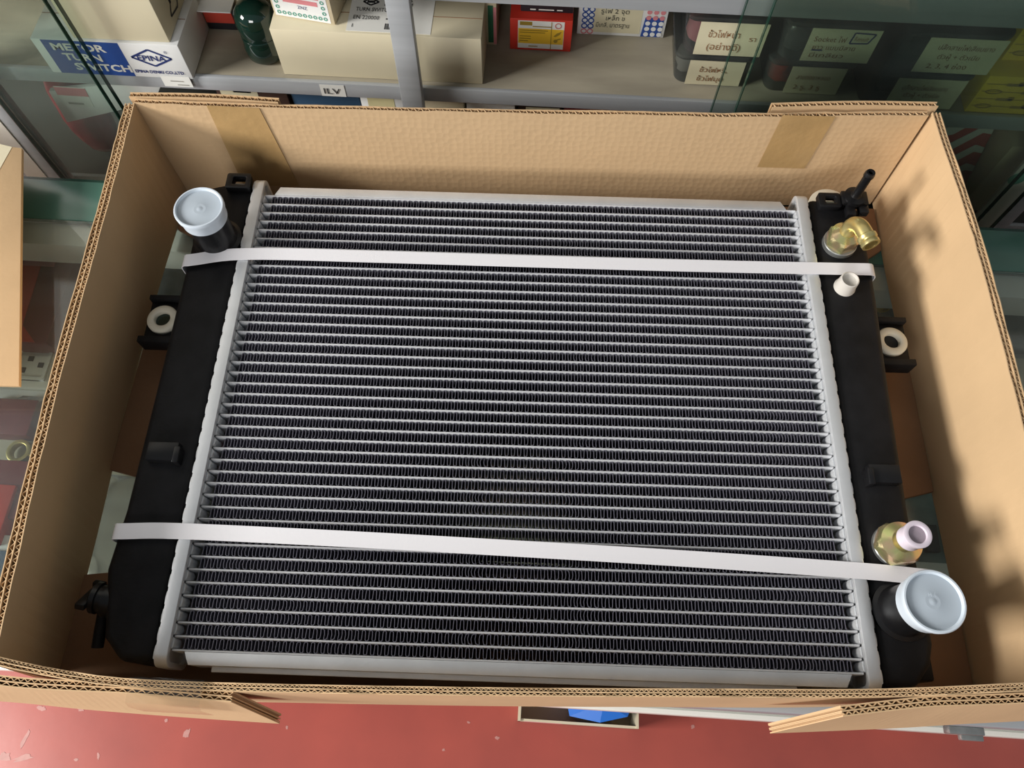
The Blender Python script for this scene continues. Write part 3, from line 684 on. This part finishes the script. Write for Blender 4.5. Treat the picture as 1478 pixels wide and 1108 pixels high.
# dotted white label box on top of it
dx0, dx1, dy0, dy1, dz = -.2720, -.2080, .3930, .4300, zt+.0008
t = thing('dotted_box', ((dx0+dx1)/2, dy0, dz), 'small tan box with a dotted white label lying on the kraft box', 'box')
Rr = Matrix.Rotation(-.16, 3, 'Z'); bc = Vector(((dx0+dx1)/2, (dy0+dy1)/2, dz))
def rot_b(mb): mb.v = [tuple(Rr @ (Vector(v) - bc) + bc) for v in mb.v]; return mb
obj('carton', rot_b(MB().box(dx0, dx1, dy0, dy1, dz, dz+.036)), 'kraft_box', t, bevel=.0006)
m = MB(); patch(m, (dx0+.002, dy0, dz+.001), X, Zx, dx1-dx0-.006, .034); lb = obj('paper_label', rot_b(m), 'white_card', t)
m = MB()
for k in range(10): m.ring(circ(.0021, 12, dx0+.0065+.0054*k, dz+.0055), circ(.0011, 12, dx0+.0065+.0054*k, dz+.0055), dy0-.0007, dy0-.0005, ax=lambda a, b, c: (a, c, b))
for k in range(1, 5):
    for xx in (dx0+.0065, dx0+.0551): m.ring(circ(.0021, 12, xx, dz+.0055+.0062*k), circ(.0011, 12, xx, dz+.0055+.0062*k), dy0-.0007, dy0-.0005, ax=lambda a, b, c: (a, c, b))
obj('dot_border', rot_b(m), 'print_green', lb)
m = MB(); text_into(m, 'ZNZ', .005, (dx0+.0280, dy0, dz+.0130), X, Zx, .010, lift=.0007); obj('lettering', rot_b(m), 'print_navy', lb)
m = MB(); patch(m, (dx0+.014, dy0, dz+.0185), X, Zx, .036, .005, lift=.0005); patch(m, (dx0+.012, dy0, dz+.026), X, Zx, .040, .003, lift=.0005); obj('print', rot_b(m), 'print_pink', lb)
# small box behind: tan / green / red edges
t = thing('striped_box', (-.066, .445, ZS), 'narrow box with green and red edge squeezed behind the kraft box', 'box')
obj('carton', MB().box(-.090, -.0530, .4370, .520, ZS, ZS+.062), 'kraft_box', t, bevel=.0006)
obj('green_face', MB().box(-.0620, -.0565, .4362, .4369, ZS+.004, ZS+.050), 'green_card', t); obj('red_face', MB().box(-.0563, -.0532, .4362, .4369, ZS+.002, ZS+.048), 'print_pink', t)
# red box with yellow label + black box on it
rx0, rx1, ry0, ry1, rh = -.0385, .0275, .4320, .4880, .0400
t = carton('red_box', rx0, rx1, ry0, ry1, ZS, rh, 'red_card', 'red box with a yellow and white label on the shelf')
m = MB(); patch(m, (rx0+.0085, ry0, ZS+.003), X, Zx, .049, .035); lb = obj('paper_label', m, 'paper', t)
m = MB(); patch(m, (rx0+.0090, ry0, ZS+.0095), X, Zx, .048, .019, lift=.0006); obj('yellow_band', m, 'label_yellow', lb)
m = MB(); line(m, (rx0+.0440, ry0-.0004, ZS+.0032), (rx0+.0440, ry0-.0004, ZS+.0378), .0008, n_)
patch(m, (rx0+.0105, ry0, ZS+.0325), X, Zx, .013, .0045, lift=.0006)
for k, (a, wd) in enumerate(((.0240, .020), (.0105, .030), (.0105, .027), (.0105, .012), (.0105, .012), (.0105, .009))):
    z = (ZS+.0315, ZS+.0265, ZS+.0238, ZS+.0190, ZS+.0160, ZS+.0130)[k]; line(m, (rx0+a, ry0-.0004, z), (rx0+a+wd, ry0-.0004, z), .0010, n_)
line(m, (rx0+.020, ry0-.0004, ZS+.0062), (rx0+.030, ry0-.0004, ZS+.0062), .0010, n_)
m.prism([(rx0+.0465, ZS+.0200), (rx0+.0500, ZS+.0240), (rx0+.0550, ZS+.0265), (rx0+.0530, ZS+.0225), (rx0+.0490, ZS+.0195)], ry0-.0009, ry0-.0007, ax=lambda a, b, c: (a, c, b))
m.prism(circ(.0022, 12, rx0+.0490, ZS+.0140), ry0-.0009, ry0-.0007, ax=lambda a, b, c: (a, c, b)); line(m, (rx0+.0490, ry0-.0004, ZS+.0150), (rx0+.0545, ry0-.0004, ZS+.0175), .0014, n_)
obj('print', m, 'olive_line', lb)
m = MB(); m.ring(circ(.0034, 18, rx0+.0510, ZS+.0333), circ(.0027, 18, rx0+.0510, ZS+.0333), ry0-.0008, ry0-.0006, ax=lambda a, b, c: (a, c, b)); obj('print', m, 'print_red', lb)
t = carton('black_box', -.0280, .0270, .4420, .4860, ZS+rh+.0006, .026, 'black_card', 'black box lying on top of the red box')
m = MB(); 
for a, wd in ((.010, .006), (.019, .016), (.038, .006)): line(m, (-.0280+a, .4420, ZS+rh+.0040), (-.0280+a+wd, .4420, ZS+rh+.0040), .0014, n_)
obj('print', m, 'paper', t)
# white box with rings and hand-written note
wx0, wx1, wy0, wy1, wh = .0335, .1290, .4600, .520, .0480
t = carton('ring_pattern_box', wx0, wx1, wy0, wy1, ZS, wh, 'white_card', 'white box with blue ring pattern and a handwritten note')
mB, mP, mW, mBP = MB(), MB(), MB(), MB(); axf = lambda a, b, c: (a, c, b)
mBP.prism([(wx0+.070, ZS+.001), (wx1-.004, ZS+.001), (wx1-.003, ZS+.0255), (wx0+.072, ZS+.0255)], wy0-.0005, wy0-.0003, ax=axf)
for j in range(5):
    for i in range(3):
        xx = wx0+.0755+.0072*i; zz = ZS+.0045+.0070*j; (mW if j < 3 else mP).prism(circ(.0027, 14, xx, zz), wy0-.0009, wy0-.0006, ax=axf)
    for i in range(2):
        xx = wx0+.0075+.0068*i; zz = ZS+.0045+.0070*j; (mB if j else mP).ring(circ(.0035, 14, xx, zz), circ(.0022, 14, xx, zz), wy0-.0006, wy0-.0003, ax=axf)
obj('blue_panel', mBP, 'print_blue', t); obj('blue_rings', mB, 'print_blue', t); obj('pink_rings', mP, 'print_pink', t); obj('white_dots', mW, 'white_card', t)
m = MB(); patch(m, (wx0+.0165, wy0, ZS+.004), X, Zx, .052, .040); nt_ = obj('paper_note', m, 'old_paper', t)
m = MB()
for i, (s, wd, a) in enumerate((('รูไฟ 2 จุด', .030, .024), ('เหล็ก ข', .020, .030), ('มีเกลี, มาตรฐาน', .036, .020))): text_into(m, s, .0078, (wx0+a, wy0, ZS+.0290-.0088*i), X, Zx, wd, lift=.0009)
obj('handwriting', m, 'print_black', nt_)
# stacked clear plastic tubs with hand-written labels
def tub(x0, x1, y0, z0, hgt, lab, lx, lines, label, fill, ink='ink_brown', paper='old_paper', extra=None):
    y1 = y0 + .075; r = .011
    t = thing('plastic_tub', ((x0+x1)/2, (y0+y1)/2, z0), label, 'container', 'clear plastic tubs on the shelf')
    m = MB(); O0 = rrect(x0+.004, x1-.004, y0+.003, y1, r, 5); O1 = rrect(x0, x1, y0, y1+.002, r, 5); n = len(O0)
    m.add([(x, y, z0) for x, y in O0] + [(x, y, z0+hgt-.006) for x, y in O1], [tuple(range(n))[::-1]] + [(i, (i+1) % n, n+(i+1) % n, n+i) for i in range(n)])
    obj('tub_body', m, 'clear_tub', t, smooth=True, angle=30)
    m = MB(); m.prism(rrect(x0-.002, x1+.002, y0-.002, y1+.004, r+.001, 5), z0+hgt-.006, z0+hgt-.001); obj('lid', m, 'clear_tub', t, bevel=.001)
    rnd = random.Random(int(x0*1000)+int(z0*1e4))
    for k, (mt, fx) in enumerate(fill):
        cxx = x0 + (x1-x0)*max(fx, .24); m = MB(); nr = 7; g = []
        rr = (x1-x0)*.16
        m.lathe([(.001, z0+.002), (rr, z0+.003), (rr*1.15, z0+hgt*.35), (rr*.9, z0+hgt*.6), (rr*.4, z0+hgt*.72), (.001, z0+hgt*.74)], (cxx, y0+.026, 0), 12)
        m.v = [(x+rnd.uniform(-.002,.002), y+rnd.uniform(-.002,.002), z) for x, y, z in m.v]
        obj('contents', m, mt, t, smooth=True, angle=50)
    a, b = lab; lw = b-a; lz = z0+.0015; lh = hgt-.008
    m = MB(); patch(m, (a, y0-.0006, lz), X, Zx, lw, lh); lb = obj('paper_label', m, paper, t)
    m = MB()
    for (s, fx, fz, fw, sz) in lines: text_into(m, s, sz, (a+lw*fx, y0-.0006, lz+lh*fz), X, Zx, lw*fw, lift=.0008)
    if m.v: obj('handwriting', m, ink, lb)
    if extra: extra(a, y0-.0006, lz, lw, lh, lb)
    return t
T1 = .0395
tub(.135, .214, .3935, ZS, T1, (.150, .207), 0, [('ขั้วไฟหรี่,', .20, .55, .50, .0085), ('ขั้วไฟมุม', .19, .18, .48, .0085)], 'clear tub labelled in two brown lines, lower of the stack by the ring-pattern box', [('ink_grey', .2)])
tub(.137, .219, .3925, ZS+T1+.0006, .047, (.150, .217), 0, [('ขั้วไฟหน้า', .15, .56, .46, .0105), ('(อย่างดี)', .17, .18, .50, .0105), ('รา', .76, .48, .10, .0080)], 'clear tub with a note in brackets, on top of the stack by the ring-pattern box', [('print_pink', .14), ('dark_card', .3)])
def bluebox(a, y, z, lw_, lh_, lb):
    m = MB(); q = [(a+lw_*.60, z+lh_*.60), (a+lw_*.62, z+lh_*.92), (a+lw_*.92, z+lh_*.90), (a+lw_*.86, z+lh_*.62)]
    for k in range(4): line(m, (q[k][0], y, q[k][1]), (q[(k+1) % 4][0], y, q[(k+1) % 4][1]), .0016, n_, lift=.0009)
    line(m, (a+lw_*.10, y, z+lh_*.36), (a+lw_*.26, y, z+lh_*.36), .0016, n_, lift=.0009); obj('ink_frame', m, 'print_navy', lb)
tub(.2300, .3180, .3880, ZS, .0430, (.2530, .3085), 0, [('สายต่อขาหลอด', .14, .55, .62, .0080), ('2 รู, 3 รู', .15, .18, .50, .0080)], 'clear tub with a red item inside, under the tub with the blue ink frame', [('print_red', .16), ('dark_card', .75)])
tub(.2310, .3250, .3870, ZS+.0436, .0470, (.2560, .3230), 0, [('Socket ไฟ', .08, .62, .46, .0085), ('Renault', .65, .68, .20, .0075), ('ยาว แบบมีสาย', .10, .38, .62, .0075), ('มีเกลียว', .10, .14, .50, .0070)], 'clear tub whose label has a blue ink frame around a word', [('grey_metal', .24), ('ink_grey', .45)], extra=bluebox)
tub(.3290, .4310, .3760, ZS, .0460, (.3570, .4260), 0, [('ปลั๊กสายไฟเสียบยาง', .12, .62, .66, .0080), ('ตัวผู้ + ตัวเมีย', .20, .38, .52, .0075), ('2, 3 ทาง', .18, .12, .44, .0075)], 'wide clear tub holding a plastic bag, lower of the stack by the yellow boxes', [('poly_bag', .25), ('ink_grey', .40)])
tub(.3420, .4400, .3760, ZS+.0466, .0490, (.3640, .4380), 0, [('ปลั๊กสายไฟเสียบยาง', .16, .68, .72, .0080), ('ตัวผู้ + ตัวเมีย', .22, .42, .54, .0075), ('2, 3, 4 ช่อง', .15, .14, .52, .0080)], 'wide clear tub with a three-line label, on top of the stack by the yellow boxes', [('poly_bag', .25), ('ink_grey', .40)])
# yellow cartons
def yellow(x0, x1, y0, y1, z0, hgt, label):
    t = carton('yellow_box', x0, x1, y0, y1, z0, hgt, 'yellow_card', label); m = MB()
    for k in range(1, 5): line(m, (x0+.002, y0, z0+hgt*k/5), (x1-.002, y0, z0+hgt*k/5), .0008, n_)
    for k in range(4):
        for i in range(3):
            xx = x0 + .014 + .036*i + (.016 if k % 2 else 0); zz = z0 + hgt*(k+1)/5
            if xx > x1-.012: continue
            if (k+i) % 2 == 0: m.ring([(xx+.0085*math.cos(q), zz+.0030*math.sin(q)) for q in [2*pi*j/18 for j in range(18)]], [(xx+.0072*math.cos(q), zz+.0020*math.sin(q)) for q in [2*pi*j/18 for j in range(18)]], y0-.0008, y0-.0005, ax=axf)
            else: patch(m, (xx-.008, y0, zz-.0016), X, Zx, .016, .0032, lift=.0008); patch(m, (xx+.003, y0, zz-.0008), X, Zx, .006, .0044, lift=.0008)
    obj('print', m, 'olive_line', t); return t
yellow(.4420, .5440, .3745, .470, ZS, .0480, 'yellow box with printed ovals standing directly on the shelf')
yellow(.4560, .5300, .3960, .470, ZS+.0486, .0500, 'yellow box stacked behind the small red box')
t = carton('orange_red_box', .5060, .560, .3755, .3945, ZS+.0486, .0480, 'red_card', 'red box with white chevrons on top of the yellow box'); m = MB()
for k in range(3):
    z = ZS+.0486+.018+.005*k; line(m, (.5065, .3755, z+.012), (.5165, .3755, z), .0018, n_); line(m, (.5165, .3755, z), (.556, .3755, z), .0018, n_)
obj('print', m, 'paper', t)

# ------------------------------------------------------------------ lower shelf stock (slivers above the back rim of the box)
def low(name, x0, x1, y0, hgt, m, label, cat='box', extra=None):
    t = carton(name, x0, x1, y0, y0+.10, BZ, hgt, m, label, cat)
    if extra:
        for nm, mt, a, b, z0, z1 in extra: 
            q = MB(); patch(q, (a, y0, z0), X, Zx, b-a, z1-z0); obj(nm, q, mt, t)
    return t
low('dark_box', -.365, -.285, .385, .158, 'dark_card', 'dark brown box on the lower shelf below the green part', extra=[('paper_strip', 'old_paper', -.360, -.318, -.020, -.002), ('paper_label', 'paper', -.345, -.325, -.005, .007)])
low('blue_bag_box', -.282, -.205, .388, .156, 'blue_film', 'blue film-wrapped pack on the lower shelf under the sticker')
low('white_box', -.203, -.152, .386, .150, 'white_card', 'white box with a yellow label on the lower shelf beside the post', extra=[('yellow_label', 'yellow_paper', -.195, -.165, -.020, -.004)])
low('olive_box', -.150, -.088, .390, .150, 'kraft_box', 'olive box on the lower shelf behind the middle post')
low('white_box', -.084, -.030, .386, .148, 'white_card', 'plain white box on the lower shelf right of the middle post')
low('dark_box', -.027, .022, .392, .140, 'dark_card', 'dark box holding papers on the lower shelf under the red box', extra=[('paper_strip', 'old_paper', -.018, .020, -.030, -.012)])
low('maroon_box', .025, .088, .388, .152, 'maroon', 'dark red box on the lower shelf under the ring-pattern box')
low('pale_box', .092, .122, .390, .146, 'pale_kraft', 'pale box on the lower shelf beside the dark red box')
low('black_box', .126, .180, .388, .150, 'black_card', 'black box on the lower shelf behind the glass edges')
low('green_box', .184, .210, .384, .150, 'print_green', 'pale green box on the lower shelf behind the glass doors')
# left bay of the lower shelf
def bag(name, c, rx, ry, rz, m, label, cat, seed, R=None):
    rnd = random.Random(seed); mb = MB(); nu, nv = 20, 10; g = []
    for j in range(nv+1):
        ph = -pi/2 + pi*j/nv; row = []
        for i in range(nu+1):
            th = 2*pi*(i % nu)/nu; sx = math.copysign(abs(math.cos(th))**.6, math.cos(th)); sy = math.copysign(abs(math.sin(th))**.6, math.sin(th)); k = 1 + .10*math.sin(3*th + seed) * math.cos(ph) + .06*math.sin(7*th+j)
            v = Vector((rx*sx*math.cos(ph)**.5*k if math.cos(ph) > 0 else 0, ry*sy*math.cos(ph)**.5*k if math.cos(ph) > 0 else 0, rz*(1+math.sin(ph)))); row.append((R @ v if R else v) + Vector(c))
        g.append(row)
    mb.sheet(g); o = obj(name, mb, m, smooth=True, angle=60); return tag(o, label, cat)
bag('red_bag', (-.566, .420, BZ), .024, .018, .068, 'red_film', 'tall dark red plastic pack standing beside the left cabinet post', 'bag', 1)
bag('red_bag', (-.470, .425, BZ), .030, .020, .034, 'red_film', 'low red plastic pack lying below the leaning white box', 'bag', 4)
t = thing('leaning_white_box', (-.46, .43, BZ), 'white box with a red and white label leaning under the shelf', 'box')
Q = [ony(u, v, .386) for u, v in ((97, 177), (183, 157), (192, 118), (70, 132))]; Q[2] += (Q[2]-Q[3])*.35; Q[1] += (Q[1]-Q[0])*.45
Q = [(q_.x, min(q_.z, LZ0-.002)) for q_ in Q]
obj('carton', MB().prism(Q, .386, .392, ax=axf), 'white_card', t, bevel=.0008)
q = MB(); a = ony(76, 134, .386); lU = Vector((1, 0, -.02)).normalized(); lV = Vector((.12, 0, 1)).normalized(); a = ony(92, 152, .386)
patch(q, a, lU, lV, .036, .030); lb = obj('paper_label', q, 'paper', t)
q = MB(); patch(q, a + lV*.017, lU, lV, .036, .012, lift=.0006); obj('red_band', q, 'print_pink', lb)
q = MB(); line(q, a + lU*.008 + lV*.005, a + lU*.026 + lV*.005, .003, n_, lift=.0006); obj('print', q, 'ink_grey', lb)
# right bay: striped packs
t = thing('striped_pack', (.46, .42, BZ), 'red and white striped pack on the lower shelf behind the right glass door', 'pack')
Rs = Matrix.Rotation(.25, 3, 'Z') @ Matrix.Rotation(-.25, 3, 'X'); c = Vector((.465, .430, BZ+.075))
def rs(mb): mb.v = [tuple(Rs @ Vector(v) + c) for v in mb.v]; return mb
obj('pack_body', rs(MB().box(-.065, .065, -.022, .022, -.062, .062)), 'print_red', t, bevel=.004)
q = MB()
for k in range(5):
    z = -.055 + .026*k
    q.prism([(-.063, z), (.010, z), (.050, z+.022), (.062, z+.018), (.062, z+.026), (.048, z+.032), (.006, z+.011), (-.063, z+.011)], -.0226, -.0221, ax=axf) if z+.032 < .062 else q.prism([(-.063, z), (.030, z), (.030, z+.009), (-.063, z+.009)], -.0226, -.0221, ax=axf)
obj('white_stripes', rs(q), 'paper', t)
obj('pack_foot', rs(MB().box(-.05, .05, -.012, .02, -.071, -.0622)), 'print_red', t)
carton('dull_box', .535, .585, .392, .47, BZ, .115, 'kraft_box', 'dull olive carton behind the right cabinet post')
bag('blue_pack', (.500, .500, BZ), .024, .016, .060, 'blue_film', 'blue film pack beside the striped pack', 'bag', 9)

# ================================================================== UNDER THE COUNTER GLASS (seen beside the box and through its bottom gaps)
IZ = -0.125
def under(u, v, z): return onz(u, v, z)
p = under(54, 430, -.085)
t = thing('red_carton', (p.x, p.y, IZ), 'red and maroon carton in a clear bag under the counter glass', 'box')
obj('carton', MB().box(p.x-.065, p.x+.024, p.y-.052, p.y+.055, IZ, IZ+.036), 'maroon', t, bevel=.001)
q = MB(); q.prism([(p.x-.060, p.y-.052), (p.x+.012, p.y-.052), (p.x-.008, p.y-.032), (p.x-.012, p.y+.050), (p.x-.060, p.y+.050)], IZ+.0362, IZ+.0372); obj('red_panel', q, 'red_card', t)
obj('white_label', MB().box(p.x-.050, p.x+.004, p.y+.042, p.y+.058, IZ+.0375, IZ+.0382), 'print_pink', t)
q = MB(); q.box(p.x-.078, p.x+.055, p.y-.056, p.y+.060, IZ, IZ+.043); obj('clear_bag', q, 'poly_bag', t, bevel=.006)
p = under(52, 520, -.105)
t = thing('socket_outlet', (p.x, p.y, IZ), 'beige square socket outlet plate under the counter glass', 'outlet')
obj('plate', MB().prism(rrect(p.x-.045, p.x+.026, p.y-.030, p.y+.026, .006), IZ, IZ+.010), 'outlet', t, bevel=.002)
fr = obj('socket_face', MB().ring(rrect(p.x-.028, p.x+.010, p.y-.020, p.y+.018, .005), rrect(p.x-.025, p.x+.007, p.y-.017, p.y+.015, .004), IZ+.010, IZ+.013), 'outlet', t)
for a, b in ((-.013, .006), (.000, -.001), (-.018, -.008)): obj('pin_slot', MB().box(p.x+a-.003, p.x+a+.003, p.y+b-.003, p.y+b+.003, IZ+.0098, IZ+.0106), 'hole_dark', t)
obj('bottom_bar', MB().box(p.x-.028, p.x+.010, p.y-.020, p.y-.016, IZ+.010, IZ+.0125), 'white_card', t)
p = under(45, 565, -.118); tag(obj('white_tray', MB().box(p.x-.05, p.x+.018, p.y-.010, p.y+.008, IZ, IZ+.006), 'white_card', bevel=.001), 'thin white card strip beside the socket outlet', 'card')
p = under(52, 598, -.112); bag('clear_bag', (p.x-.004, p.y, IZ), .030, .020, .010, 'poly_bag', 'crumpled clear plastic bag under the counter glass', 'bag', 3)
def ringpart(u, v, r, label, tail):
    p = under(u, v, -.114); t = thing('brass_clamp', (p.x, p.y, IZ), label, 'car part', 'small brass parts under the glass')
    q = MB(); q.ring(circ(r, 22, p.x, p.y), circ(r*.66, 22, p.x, p.y), IZ+.003, IZ+.011); obj('ring', q, 'brass', t, bevel=.0006)
    q = MB(); a = Vector((math.cos(tail), math.sin(tail), 0)); q.tube([Vector((p.x, p.y, IZ+.006))+a*r*.9, Vector((p.x, p.y, IZ+.006))+a*(r+.020)], .004, 10); obj('lug', q, 'brass', t, smooth=True)
ringpart(26, 650, .0125, 'brass ring clamp with a lug beside the clear bag', -.2)
ringpart(22, 612, .0085, 'small yellowish brass clamp beside the clear bag', .9)
for i, (u, v, a, b, hgt, mt, lab, cat) in enumerate([(6, 600, .030, .020, .02, 'maroon', 'maroon box corner under the glass beside the brass clamps', 'box'), (12, 705, .022, .030, .018, 'maroon', 'dark red box under the glass in front of the brass clamp', 'box'),
    (48, 700, .010, .034, .016, 'grey_metal', 'grey metal bar lying under the glass', 'car part'), (18, 790, .020, .012, .014, 'white_card', 'small white carton under the glass near the box front', 'box'), (0, 840, .030, .030, .020, 'blue_film', 'blue pack under the glass near the box front corner', 'pack'),
    (-20, 740, .020, .030, .022, 'red_card', 'bright red carton under the glass at the counter front', 'box')]):
    p = under(u, v, IZ+hgt); tag(obj('small_carton' if cat == 'box' else 'small_part', MB().box(p.x-a, p.x+a, p.y-b, p.y+b, IZ, IZ+hgt), mt, bevel=.0015), lab, cat)
# seen through the gaps in the box bottom
p = under(248, 400, -.10); tag(obj('steel_bracket', MB().box(p.x-.05, p.x+.05, p.y-.055, p.y+.035, IZ, IZ+.022), 'grey_metal', bevel=.002), 'dull grey metal plate under the glass below the back gap of the box', 'car part')
p = under(178, 745, -.10); bag('clear_bag', (p.x, p.y-.01, IZ), .05, .06, .014, 'poly_bag', 'clear bag under the glass below the front gap of the box', 'bag', 6)
t = thing('meter_unit', (*under(1340, 775, -.10).xy, IZ), 'dark green and grey gauge unit under the glass below the right gap', 'car part'); p = under(1340, 775, -.10)
obj('case', MB().box(p.x-.07, p.x+.06, p.y-.045, p.y+.055, IZ, IZ+.022), 'grey_green', t, bevel=.002)
for k in range(4): obj('dark_button', MB().box(p.x-.045+.02*k, p.x-.032+.02*k, p.y-.015, p.y+.012, IZ+.022, IZ+.029), 'black_card', t, bevel=.001)
obj('white_edge', MB().box(p.x-.05, p.x+.058, p.y-.040, p.y-.025, IZ+.022, IZ+.026), 'outlet', t)
p = under(1275, 435, -.11); t = thing('amber_cup', (p.x, p.y, IZ), 'amber shell-shaped part on grey card under the glass', 'car part')
obj('card_base', MB().box(p.x-.06, p.x+.06, p.y-.045, p.y+.030, IZ, IZ+.004), 'ink_grey', t)
q = MB(); q.lathe([(.004, IZ+.004), (.012, IZ+.010), (.014, IZ+.014), (.0125, IZ+.014), (.009, IZ+.008)], (p.x-.004, p.y, 0), 20); obj('cup', q, 'brass', t, smooth=True)
for i, (u, v, a, b, mt, lab) in enumerate([(1462, 470, .05, .025, 'ink_grey', 'grey carton under the glass behind the box right wall'), (1475, 540, .05, .020, 'kraft_box', 'olive carton under the glass beside the box right wall'), (1490, 610, .05, .025, 'grey_metal', 'steel part under the glass beside the box right wall')]):
    p = under(u, v, IZ+.02); tag(obj('small_carton', MB().box(p.x-a, p.x+a, p.y-b, p.y+b, IZ, IZ+.02), mt, bevel=.0015), lab, 'box' if i < 2 else 'car part')

# ================================================================== carton at the left with its flap hanging over
q0 = [onz(*a, .030) for a in ((-60, 190), (31, 213), (27, 556), (-60, 570))]
t = thing('side_carton', (-.66, .08, 0.0005), 'flat plain brown carton with an open flap beside the big box', 'box')
xe = min(q0[0].x, q0[3].x) - .12
qf = [Vector((xe, q0[0].y, 0)), q0[1], q0[2], Vector((xe, q0[3].y, 0))]
obj('carton', MB().box(-.95, xe-.002, q0[3].y-.01, q0[0].y+.005, .0005, .0245), 'card', t, bevel=.002)
q = MB(); q.prism([(p.x, p.y) for p in qf], .0255, .0295); fl = obj('open_flap', q, 'card', t, bevel=.0006)
q = MB(); a, b = q0[0].lerp(q0[1], .62), q0[0].lerp(q0[1], .86); q.prism([(a.x, a.y-.002), (b.x, b.y-.002), (b.x-.006, b.y-.060), (a.x-.006, a.y-.060)], .0296, .0299); obj('paper_tape', q, 'pale_kraft', fl)

# ================================================================== small open carton on the floor by the counter
zt = FLOOR + .085; A = onz(748, 1038, zt); B = onz(922, 1049, zt)
t = thing('floor_carton', ((A.x+B.x)/2, A.y+.07, FLOOR), 'small open carton on the red floor with a blue item inside', 'box')
x0, x1, y0, y1 = A.x, B.x, A.y-.002, A.y+.14
obj('bottom', MB().box(x0, x1, y0, y1, FLOOR, FLOOR+.003), 'kraft_box', t)
obj('side_wall', MB().box(x0, x0+.004, y0, y1, FLOOR, zt), 'pale_kraft', t); obj('side_wall', MB().box(x1-.004, x1, y0, y1, FLOOR, zt), 'pale_kraft', t)
obj('side_wall', MB().box(x0, x1, y0, y0+.004, FLOOR, zt-.004), 'pale_kraft', t); obj('side_wall', MB().box(x0, x1, y1-.004, y1, FLOOR, zt), 'pale_kraft', t)
obj('shipping_label', MB().box(x0+.012, x0+.075, y0-.0006, y0-.0001, FLOOR+.01, zt-.010), 'print_pink', t)
zb = FLOOR+.003; q = MB()
P = [onz(u, v, zt+.012) for u, v in ((818, 1012), (822, 1033), (866, 1046), (906, 1034), (914, 1012))]
P = [(p.x, p.y) for p in P]; P = [(x, max(y, y0+.0055)) for x, y in P]; n = len(P); mx = sum(x for x, y in P)/n
q.add([(mx+(a-mx)*.8, b+.004, zb) for a, b in P] + [(a, b, zt+.012) for a, b in P] + [(P[2][0]+.004, P[2][1]+.030, zt+.030)], [tuple(range(n))[::-1]] + [(i, (i+1) % n, n+(i+1) % n, n+i) for i in range(n)] + [(n+i, n+(i+1) % n, 2*n) for i in range(n)])
tag(obj('blue_container', q, 'blue_plastic'), 'bright blue faceted plastic item inside the floor carton', 'container')
